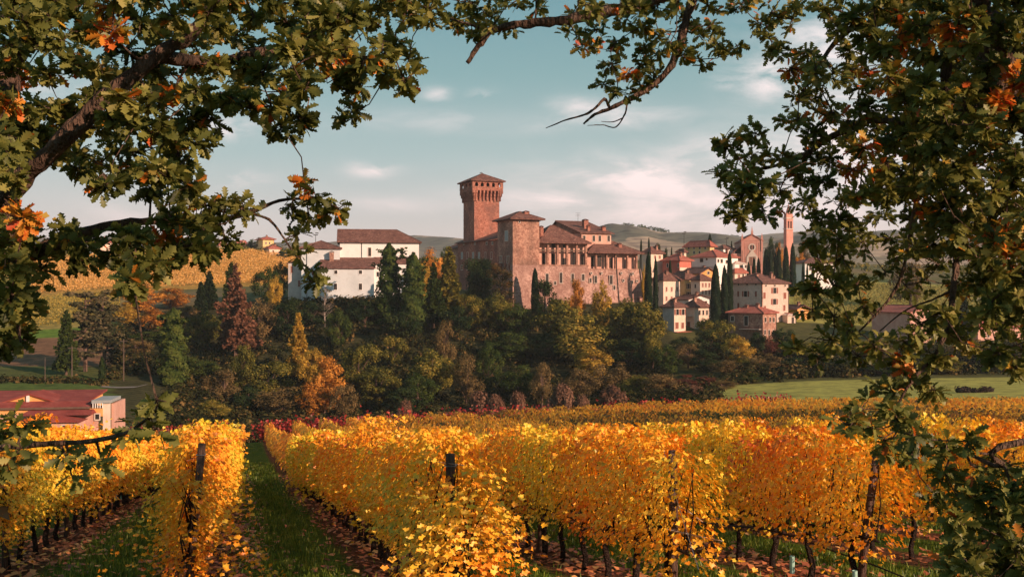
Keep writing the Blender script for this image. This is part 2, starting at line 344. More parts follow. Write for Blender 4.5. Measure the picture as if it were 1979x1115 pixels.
def terrain():
    ys = np.concatenate([np.linspace(-60, 45, 70), np.linspace(47, 450, 200), 450 * np.exp(np.linspace(.01, 2.15, 60))])
    us = np.sinh(np.linspace(-4.4, 4.4, 261)) / math.sinh(4.4) * 2300 
    X, Yg = np.meshgrid(us, ys); X = X * (.12 + .88 * np.clip((Yg + 60) / 3000, 0, 1) ** .5)
    Z = ground(X.ravel(), Yg.ravel())
    V = np.stack([X.ravel(), Yg.ravel(), Z], 1); a, b = X.shape
    idx = np.arange(a * b).reshape(a, b); FA = np.stack([idx[:-1, :-1], idx[:-1, 1:], idx[1:, 1:], idx[1:, :-1]], -1).reshape(-1, 4)
    m, nt = new_mat('ground')
    at_ = N(nt, 'ShaderNodeAttribute', attribute_name='land'); vi = N(nt, 'ShaderNodeAttribute', attribute_name='vines')
    ge = N(nt, 'ShaderNodeNewGeometry'); sp = N(nt, 'ShaderNodeSeparateXYZ'); link(nt, ge.outputs['Position'], sp.inputs[0])
    n1 = N(nt, 'ShaderNodeTexNoise'); n1.inputs['Scale'].default_value = .35; n1.inputs['Detail'].default_value = 9; n1.inputs['Roughness'].default_value = .7; link(nt, ge.outputs['Position'], n1.inputs[0])
    n2 = N(nt, 'ShaderNodeTexNoise'); n2.inputs['Scale'].default_value = 9; n2.inputs['Detail'].default_value = 8; n2.inputs['Roughness'].default_value = .7; link(nt, ge.outputs['Position'], n2.inputs[0])
    s = math_node(nt, 'DIVIDE', math_node(nt, 'SUBTRACT', math_node(nt, 'SUBTRACT', sp.outputs[0], math_node(nt, 'MULTIPLY', sp.outputs[1], DX)), XA), SP)
    fr = math_node(nt, 'ABSOLUTE', math_node(nt, 'SUBTRACT', math_node(nt, 'FRACT', s), .5))      # 0 mid-aisle .. .5 at the row
    e = math_node(nt, 'ADD', fr, math_node(nt, 'MULTIPLY', math_node(nt, 'SUBTRACT', n2.outputs[0], .5), .22))
    soil = ramp(nt, n2.outputs[0], [(.3, (.045, .024, .014)), (.5, (.10, .05, .028)), (.62, (.20, .075, .03)), (.72, (.36, .14, .05))])
    grass = ramp(nt, n2.outputs[0], [(.3, (.035, .06, .008)), (.5, (.075, .12, .014)), (.7, (.15, .19, .03))])
    vc = mixc(nt, math_node(nt, 'MULTIPLY', math_node(nt, 'SUBTRACT', e, .27), 12, True), grass, soil)
    # field relief: faint tramlines, tussocks
    lc = mixc(nt, 1., at_.outputs['Color'], ramp(nt, n1.outputs[0], [(.3, (.5, .5, .5)), (.5, (1, 1, 1)), (.7, (1.5, 1.4, 1.2))]), 'MULTIPLY')
    wv = N(nt, 'ShaderNodeTexWave', bands_direction='Y'); wv.inputs['Scale'].default_value = .16; wv.inputs['Distortion'].default_value = 2.5; wv.inputs['Detail'].default_value = 3; link(nt, ge.outputs['Position'], wv.inputs[0])
    lc = mixc(nt, .35, lc, mixc(nt, 1., lc, ramp(nt, wv.outputs[0], [(.2, (.5, .5, .5)), (.8, (1.5, 1.4, 1.3))]), 'MULTIPLY'))
    c = mixc(nt, vi.outputs['Fac'], lc, vc)
    p = N(nt, 'ShaderNodeBsdfPrincipled'); p.inputs['Roughness'].default_value = 1; p.inputs['Specular IOR Level'].default_value = .05; link(nt, c, p.inputs['Base Color'])
    b_ = N(nt, 'ShaderNodeBump'); b_.inputs['Strength'].default_value = .7; b_.inputs['Distance'].default_value = .25; link(nt, n2.outputs[0], b_.inputs['Height']); link(nt, b_.outputs[0], p.inputs['Normal'])
    out(nt, p.outputs[0])
    me = np_mesh('ground', V, FA, m, smooth=True)
    C = zone(V[:, 0], V[:, 1]); ca = me.attributes.new('land', 'FLOAT_COLOR', 'POINT'); ca.data.foreach_set('color', np.concatenate([C, np.ones((len(C), 1))], 1).astype(np.float32).ravel())
    vm = (V[:, 1] < 127).astype(np.float32); va = me.attributes.new('vines', 'FLOAT', 'POINT'); va.data.foreach_set('value', vm)
    tag(obj('ground', me), kind='structure')
terrain()

def hills(name, Y0, Y1, prof, cols, seed, rough=1.):
    rs = np.random.default_rng(seed)
    pxs = np.linspace(prof[0][0], prof[-1][0], 240); tops = np.interp(pxs, [p[0] for p in prof], [p[1] for p in prof])
    k = np.array([.25, .5, .25]); 
    for _ in range(2): tops = np.convolve(np.pad(tops, 1, mode='edge'), k, 'valid')
    for f_, a_ in ((.31, .8), (.7, .45), (1.3, .3)): tops = tops + a_ * rough * np.sin(np.arange(240) * f_ + rs.random() * 6)
    ts = np.linspace(0, 1.5, 46); V = []
    for t in ts:
        Y = Y0 + (Y1 - Y0) * t
        for p, tp in zip(pxs, tops):
            zt = zat(tp, Y1); zb = zat(515, Y0); h = math.sin(min(t, 1) * math.pi / 2) ** .8 if t <= 1 else math.cos((t - 1) * 1.6)
            g = math.sin(p * .021 + t * 5) * math.sin(t * 7 + p * .013) * (Y1 * .006) * math.sin(min(t, 1) * math.pi)
            V.append(((p - CX) / F * Y, Y, zb + (zt - zb) * h + g * rough))
    n = len(pxs); idx = np.arange(len(V)).reshape(len(ts), n)
    FA = np.stack([idx[:-1, :-1], idx[:-1, 1:], idx[1:, 1:], idx[1:, :-1]], -1).reshape(-1, 4)
    m, nt = new_mat(name); ge = N(nt, 'ShaderNodeNewGeometry'); v = N(nt, 'ShaderNodeTexVoronoi'); v.inputs['Scale'].default_value = 11. / Y1; v.inputs['Randomness'].default_value = .9
    mp_ = N(nt, 'ShaderNodeMapping'); mp_.inputs['Scale'].default_value = (1, 1, 3); link(nt, ge.outputs['Position'], mp_.inputs[0])
    nz = N(nt, 'ShaderNodeTexNoise'); nz.inputs['Scale'].default_value = 16. / Y1; nz.inputs['Detail'].default_value = 9; link(nt, mp_.outputs[0], nz.inputs[0])
    ad = N(nt, 'ShaderNodeVectorMath', operation='ADD'); sc = N(nt, 'ShaderNodeVectorMath', operation='SCALE'); sc.inputs['Scale'].default_value = Y1 * .09
    link(nt, nz.outputs['Color'], sc.inputs[0]); link(nt, sc.outputs[0], ad.inputs[0]); link(nt, mp_.outputs[0], ad.inputs[1]); link(nt, ad.outputs[0], v.inputs[0])
    s = N(nt, 'ShaderNodeSeparateColor'); link(nt, v.outputs['Color'], s.inputs[0])
    c = ramp(nt, s.outputs[0], cols, 'CONSTANT')
    fine = N(nt, 'ShaderNodeTexNoise'); fine.inputs['Scale'].default_value = 90. / Y1; fine.inputs['Detail'].default_value = 6; link(nt, mp_.outputs[0], fine.inputs[0])
    c = mixc(nt, 1., c, ramp(nt, fine.outputs[0], [(.35, (.45, .45, .5)), (.6, (1.2, 1.2, 1.1))]), 'MULTIPLY')
    d = N(nt, 'ShaderNodeBsdfDiffuse'); link(nt, c, d.inputs[0]); out(nt, d.outputs[0])
    tag(obj(name, np_mesh(name, V, FA, m, smooth=True)), kind='structure')
HC = [(0, (.15, .14, .11)), (.3, (.29, .22, .17)), (.5, (.22, .19, .14)), (.68, (.13, .125, .10)), (.82, (.34, .26, .20))]  # patch colours paled, so some of the haze is painted in
hills('far_hills', 1100, 1900, [(1100, 470), (1150, 452), (1175, 443), (1215, 440), (1250, 447), (1275, 456), (1310, 458), (1350, 459), (1390, 458), (1430, 466), (1500, 470), (1600, 462), (1800, 468), (2500, 472)], HC, 3, .8)
hills('distant_ridge', 2000, 3200, [(-600, 474), (150, 476), (400, 470), (600, 474), (800, 468), (850, 472), (1000, 473), (1200, 466), (1330, 452), (1400, 455), (1440, 462), (1560, 459), (1700, 462), (2000, 470), (2500, 474)], HC, 5, 1.)
# ------------------------------------------------------------------ trees (built 10 m tall, then scaled)
def puffs_mesh(name, P, Rd, per_m2, leaf, mat, flat=1., up=.35):
    """leaves spread over many overlapping clumps; P centres, Rd radii"""
    Ps, Ns, rn = [], [], []
    for c, r in zip(P, Rd):
        n = max(8, int(per_m2 * 4 * math.pi * r * r)); d = rvec(n); d[:, 2] *= flat
        rad = r * (NR.random(n) ** .35) * (1 + .25 * NR.normal(size=n) * .5)
        p = c + d * rad[:, None]; Ps.append(p); Ns.append(d + rvec(n) * .55 + np.array([0, 0, up])); base = NR.random()
        rn.append(np.clip(.48 + (base - .5) * .75 + NR.normal(size=n) * .24, 0, 1))
    P = np.concatenate(Ps); Nn = np.concatenate(Ns); rn = np.concatenate(rn); n = len(P)
    tip = rvec(n) + np.array([0, 0, -.5]); S = leaf * (.6 + .8 * NR.random(n))
    V, FA, _ = scatter(QV, QF, P, Nn, tip, S)
    return np_mesh(name, V, FA, mat, rn)
def broad(mat, nm, width=7., low=.12, n=34, pr=1.15, leaf=.27, dens=11, peak=.55, trunk='treebark', sparse=1.):
    P, Rd = [], []
    while len(P) < n:
        d = rvec(1)[0] * (NR.random() ** .4); z = .5 + .5 * d[2]
        prof = math.sin(math.pi * min(1, max(0, z)) ** (math.log(.5) / math.log(peak))) ** .6
        rr = math.hypot(d[0], d[1]); 
        if NR.random() > .35 + rr: continue
        r = pr * (.55 + .7 * NR.random())
        zz = 10 * low + (10 - 10 * low) * z
        P.append(np.array([d[0] * width / 2 * prof * .95, d[1] * width / 2 * prof * .95, min(zz, 10 - r * .8)])); Rd.append(r)
    crown = puffs_mesh(nm + '_crown', P, Rd, dens * sparse, leaf, mat)
    t = MB(); t.tube([(0, 0, -.6), (.1, 0, 2), (-.1, .1, 5), (0, 0, 7.5)], [.28, .22, .14, .05], 7)
    for p in P[::3]:
        z0 = 1.5 + NR.random() * 3.5; q = Vector(p); s = Vector((0, 0, z0)); t.tube([s, s.lerp(q, .5) + Vector((0, 0, .3)), q], [.1, .07, .03], 4)
    return t.mesh(nm + '_trunk', M[trunk]), crown
def conifer(mat, nm, width=5.5, layers=15, leaf=.3, droop=.25, rag=.35, base=.1, fine=190):
    Ps, Ns, Tp, rn = [], [], [], []
    t = MB(); t.tube([(0, 0, -.6), (0, 0, 5), (0, 0, 9.8)], [.25, .15, .03], 7)
    for i in range(layers):
        f = i / (layers - 1); z = 10 * (base + (1 - base) * f) - .2
        rad = width / 2 * (1 - f) ** .75 * (1 - rag * NR.random() * .6) + .12
        nb = int(5 + 4 * (1 - f)); a0 = NR.random() * 6
        for b in range(nb):
            a = a0 + b * 2 * math.pi / nb + NR.normal() * .25; L = rad * (1 - rag * NR.random()); n = int(fine * L / 2.5) + 10
            s = NR.random(n) ** .7; wv = NR.normal(size=n) * .16 * (.5 + L * .28) * (1.2 - s)
            x = np.cos(a) * s * L - np.sin(a) * wv * 1.6; y = np.sin(a) * s * L + np.cos(a) * wv * 1.6
            zz = z - droop * s * s * L + NR.normal(size=n) * .13 + .12 * L * s
            Ps.append(np.stack([x, y, zz], 1)); Ns.append(rvec(n) * .8 + np.array([0, 0, .8])); Tp.append(np.stack([np.cos(a) * np.ones(n), np.sin(a) * np.ones(n), -.4 * np.ones(n)], 1) + rvec(n) * .5)
            rn.append(np.clip(.3 + .4 * NR.random() + NR.normal(size=n) * .15, 0, 1))
            if i % 2 == 0: t.tube([(0, 0, z - .1), (math.cos(a) * L * .8, math.sin(a) * L * .8, z - droop * .5 * L)], [.06, .02], 4)
    P = np.concatenate(Ps); n = len(P)
    V, FA, _ = scatter(QV, QF, P, np.concatenate(Ns), np.concatenate(Tp), leaf * (.6 + .8 * NR.random(n)))
    return t.mesh(nm + '_trunk', M['treebark']), np_mesh(nm + '_crown', V, FA, mat, np.concatenate(rn))
def column(mat, nm, width=2.2, leaf=.2, n=5200, lump=.18, taper=.6, base=.02, top=None):
    """cypress or ivy-wrapped trunk: a tall lumpy spindle"""
    z = NR.random(n); a = NR.random(n) * 2 * math.pi
    prof = (np.sin(math.pi * np.clip(z, .02, 1) ** taper) ** .5) * .5 + .5 * (1 - z) ** .35
    prof = np.where(z > .93, prof * np.sqrt(np.clip((1 - z) / .07, 0, 1)), prof)
    lumps = 1 + lump * np.sin(a * 3 + z * 17) + lump * .8 * np.sin(a * 5 - z * 31 + 1) + lump * .6 * np.sin(z * 53 + a * 2)
    r = width / 2 * prof * lumps * (.72 + .28 * NR.random(n) ** .4)
    d = np.stack([np.cos(a), np.sin(a), .25 * np.ones(n)], 1)
    P = np.stack([np.cos(a) * r, np.sin(a) * r, 10 * (base + (1 - base) * z)], 1)
    V, FA, _ = scatter(QV, QF, P, d + rvec(n) * .5, np.array([0, 0, 1.]) + rvec(n) * .7, leaf * (.6 + .8 * NR.random(n)))
    rn = np.clip(.5 + .25 * np.sin(a * 3 + z * 17) + NR.normal(size=n) * .18, 0, 1)
    t = MB(); t.tube([(0, 0, -.6), (0, 0, 6), (0, 0, 9.4)], [.22, .15, .03], 6)
    if top:
        P2, F2 = [], []
        for k in range(top):
            aa = NR.random() * 6.28; zz = 4.2 + 5.2 * NR.random(); L = .9 + 1.0 * NR.random() * (1.2 - zz / 14)
            m = 50; s = NR.random(m); P2.append(np.stack([np.cos(aa) * (s * L + .3), np.sin(aa) * (s * L + .3), zz + .35 * s + .0 * s], 1) + NR.normal(size=(m, 3)) * .14 * (1.1 - s * .3)[:, None])
            t.tube([(0, 0, zz - .3), (math.cos(aa) * L, math.sin(aa) * L, zz + .3)], [.05, .02], 4)
        P2 = np.concatenate(P2); V2, FA2, _ = scatter(QV, QF, P2, rvec(len(P2)) + np.array([0, 0, .5]), rvec(len(P2)), leaf * 1.1 * (.6 + .8 * NR.random(len(P2))))
        FA = np.concatenate([FA, FA2 + len(V)]); V = np.concatenate([V, V2]); rn = np.concatenate([rn, NR.random(len(P2))])
    return t.mesh(nm + '_trunk', M['treebark']), np_mesh(nm + '_crown', V, FA, mat, rn)
def tall_pine(mat, nm):
    t = MB(); t.tube([(0, 0, -.6), (.12, 0, 3), (-.1, 0, 6.5), (.05, 0, 9.6)], [.17, .14, .1, .03], 7); P, Rd = [], []
    for k in range(26):
        z = 3.9 + 6.0 * NR.random() ** .8; a = NR.random() * 6.28; L = (.6 + 1.9 * NR.random()) * (1.25 - z / 11); q = Vector((math.cos(a) * L, math.sin(a) * L, z))
        t.tube([(0, 0, z - .3), q], [.05, .02], 4)
        for j in range(3): P.append(np.array(q * (1 - .25 * j)) + NR.normal(size=3) * np.array([.25, .25, .1])); Rd.append(.3 + .3 * NR.random())
    return t.mesh(nm + '_trunk', M['treebark']), puffs_mesh(nm + '_crown', P, Rd, 26, .2, mat, flat=.5)
def bare(mat, nm, twigs=90):
    t = MB(); t.tube([(0, 0, -.6), (.1, 0, 4), (0, 0, 9.8)], [.12, .09, .02], 6); P = []
    for k in range(twigs):
        z = 2.5 + 7 * NR.random(); a = NR.random() * 6.28; L = (.5 + 1.2 * NR.random()) * (1.3 - z / 10); q = Vector((math.cos(a) * L, math.sin(a) * L, z + L * 1.1)); t.tube([(0, 0, z), q], [.04, .012], 3)
        if k % 3 == 0: P.append(np.array(q))
    return t.mesh(nm + '_trunk', M['palebark']), puffs_mesh(nm + '_crown', P, [.25] * len(P), 14, .16, mat)
def shrub(mat, nm, w=12, n=30):                 # broom-like bush, fine upright stems; 10 tall, scaled down
    m = 7500; a = NR.random(m) * 6.28; s = NR.random(m); u = NR.random(m) ** .5
    z = 10 * s; r = w / 2 * u * np.sin(np.pi * np.clip(.18 + .72 * s, 0, 1)) ** .55 * (1 + .18 * np.sin(a * 3 + 2) + .12 * np.sin(a * 7))
    top = (9.6 - 2.6 * u * u) + .5 * np.sin(a * 2 + 1) * u + NR.normal(size=m) * .25; z = z * top / 10
    P = np.stack([np.cos(a) * r, np.sin(a) * r, z], 1); out_ = np.stack([np.cos(a) * .45, np.sin(a) * .45, np.ones(m)], 1)
    V, FA, _ = scatter(QV, QF, P, np.stack([np.cos(a), np.sin(a), .3 + 0 * a], 1) + rvec(m) * .6, out_ + rvec(m) * .45, .75 * (.6 + .8 * NR.random(m)))
    t = MB()
    for k in range(8): b = k * .8; t.tube([(0, 0, -1), (math.cos(b) * w * .3, math.sin(b) * w * .3, 6)], [.25, .08], 4)
    return t.mesh(nm + '_trunk', M['treebark']), np_mesh(nm + '_crown', V, FA, mat, np.clip(.5 + .25 * np.sin(a * 3) + NR.normal(size=m) * .2, 0, 1))

L = {}
L['olive'] = leaf_mat('olive_leaves', [(0, (0.0378, 0.0432, 0.0135)), (.4, (0.115, 0.115, 0.0243)), (.75, (0.243, 0.196, 0.0378)), (1, (0.405, 0.27, 0.054))], .25)
L['green'] = leaf_mat('green_leaves', [(0, (0.0189, 0.0351, 0.0121)), (.5, (0.0513, 0.0783, 0.0189)), (1, (0.121, 0.135, 0.0297))], .22)
L['dark'] = leaf_mat('dark_leaves', [(0, (0.0108, 0.0216, 0.0108)), (.5, (0.0243, 0.0432, 0.0149)), (1, (0.0607, 0.0743, 0.0216))], .15)
L['brown'] = leaf_mat('brown_leaves', [(0, (.06, .045, .02)), (.5, (.16, .11, .045)), (1, (.30, .19, .075))], .22)
L['needle'] = leaf_mat('pine_needles', [(0, (0.027, 0.0324, 0.0162)), (.5, (0.0743, 0.0675, 0.0324)), (1, (0.176, 0.128, 0.0675))], .15)
L['orange'] = leaf_mat('orange_leaves', [(0, (0.216, 0.0743, 0.0162)), (.5, (0.54, 0.23, 0.0405)), (1, (0.837, 0.405, 0.081))], .3)
L['gold'] = leaf_mat('gold_leaves', [(0, (0.216, 0.149, 0.027)), (.5, (0.486, 0.297, 0.0473)), (1, (0.743, 0.459, 0.081))], .3)
L['rust'] = leaf_mat('rust_needles', [(0, (.05, .028, .018)), (.5, (.16, .075, .045)), (1, (.28, .13, .075))], .15)
L['mauve'] = leaf_mat('mauve_leaves', [(0, (.08, .04, .026)), (.5, (.17, .09, .058)), (1, (.30, .165, .105))], .2)
L['cyp'] = leaf_mat('cypress_leaves', [(0, (.006, .014, .009)), (.5, (.014, .027, .014)), (1, (.035, .05, .022))], .1)
L['maroon'] = leaf_mat('maroon_leaves', [(0, (0.054, 0.0189, 0.0162)), (.5, (0.121, 0.0405, 0.0297)), (1, (0.203, 0.0675, 0.0405))], .2)
VAR = {}
def variants(kind):
    if kind in VAR: return VAR[kind]
    mk = {
     'olive': lambda i: broad(L['olive'], 'olive', 7.5, .08, 38), 'green': lambda i: broad(L['green'], 'green', 7.5, .08, 36),
     'dark': lambda i: broad(L['dark'], 'dark', 7.5, .05, 36), 'brown': lambda i: broad(L['brown'], 'brown', 7.5, .06, 34, leaf=.24, sparse=.8),
     'orange': lambda i: broad(L['orange'], 'orange', 7., .06, 34), 'gold': lambda i: broad(L['gold'], 'gold', 6.5, .06, 34),
     'maroon': lambda i: broad(L['maroon'], 'maroon', 7.5, .06, 30),
     'spire': lambda i: conifer(L['dark'], 'spire', 4.2, 17, rag=.3), 'goldspire': lambda i: conifer(L['gold'], 'goldspire', 4.6, 15, rag=.45, droop=.1),
     'rust': lambda i: conifer(L['rust'], 'rust', 7.4, 13, leaf=.22, rag=.75, droop=.05, base=.22, fine=260), 'pine': lambda i: tall_pine(L['needle'], 'pine'),
     'brownpine': lambda i: conifer(L['olive'], 'brownpine', 6, 17, rag=.5, droop=.3), 'greenpine': lambda i: conifer(L['green'], 'greenpine', 6, 15, rag=.5, droop=.1, base=.15),
     'ivy': lambda i: column(L['green'], 'ivy', 2.7, .22, 5600, .16, .5, top=16), 'darkivy': lambda i: column(L['dark'], 'darkivy', 3.2, .24, 5600, .14, .5, top=5),
     'cypress': lambda i: column(L['cyp'], 'cypress', 2.0, .2, 5200, .06, .62), 'roundcypress': lambda i: column(L['cyp'], 'roundcypress', 5.0, .35, 4200, .07, .8, base=.1),
     'bare': lambda i: bare(L['brown'], 'bare'), 'shrub': lambda i: broad(L['mauve'], 'shrub', 12, 0, 44, 2.0, leaf=.55, dens=5, peak=.4)}[kind]
    nv = 3 if kind in ('olive', 'green', 'dark', 'brown', 'ivy', 'cypress') else 2
    VAR[kind] = [mk(i) for i in range(nv)]; return VAR[kind]
W0 = {'olive': 7.8, 'green': 7.8, 'dark': 7.8, 'brown': 7.8, 'orange': 7.4, 'gold': 7, 'maroon': 7.5, 'spire': 4.2, 'goldspire': 4.6, 'rust': 6.4, 'pine': 4.2, 'brownpine': 5.4, 'greenpine': 5.4,
      'ivy': 3.0, 'darkivy': 3.2, 'cypress': 2.0, 'roundcypress': 5, 'bare': 3., 'shrub': 12}
NTREE = [0]
def tree(kind, px, top, wpx, Y, label, group=None, name=None, cat=None):
    x = at(px, Y); g = gz(x, Y) - .3; h = max(2., zat(top, Y) - g); vs = variants(kind); NTREE[0] += 1
    tm, cm = vs[NTREE[0] % len(vs)]
    nm = name or {'shrub': 'bush', 'cypress': 'cypress_tree', 'roundcypress': 'cypress_tree', 'pine': 'pine_tree', 'ivy': 'ivy_clad_tree', 'darkivy': 'ivy_clad_tree', 'rust': 'conifer_tree', 'spire': 'conifer_tree',
                  'goldspire': 'larch_tree', 'brownpine': 'conifer_tree', 'greenpine': 'conifer_tree', 'bare': 'bare_tree'}.get(kind, 'broadleaf_tree')
    o = thing(nm, label, cat or ('bush' if kind == 'shrub' else 'tree'), (x, Y, g), R.random() * 6.28, group)
    s = wpx / F * Y / W0[kind]; o.scale = (s, s, h / 10)
    obj('trunk', tm, o); obj('crown', cm, o)
    return o

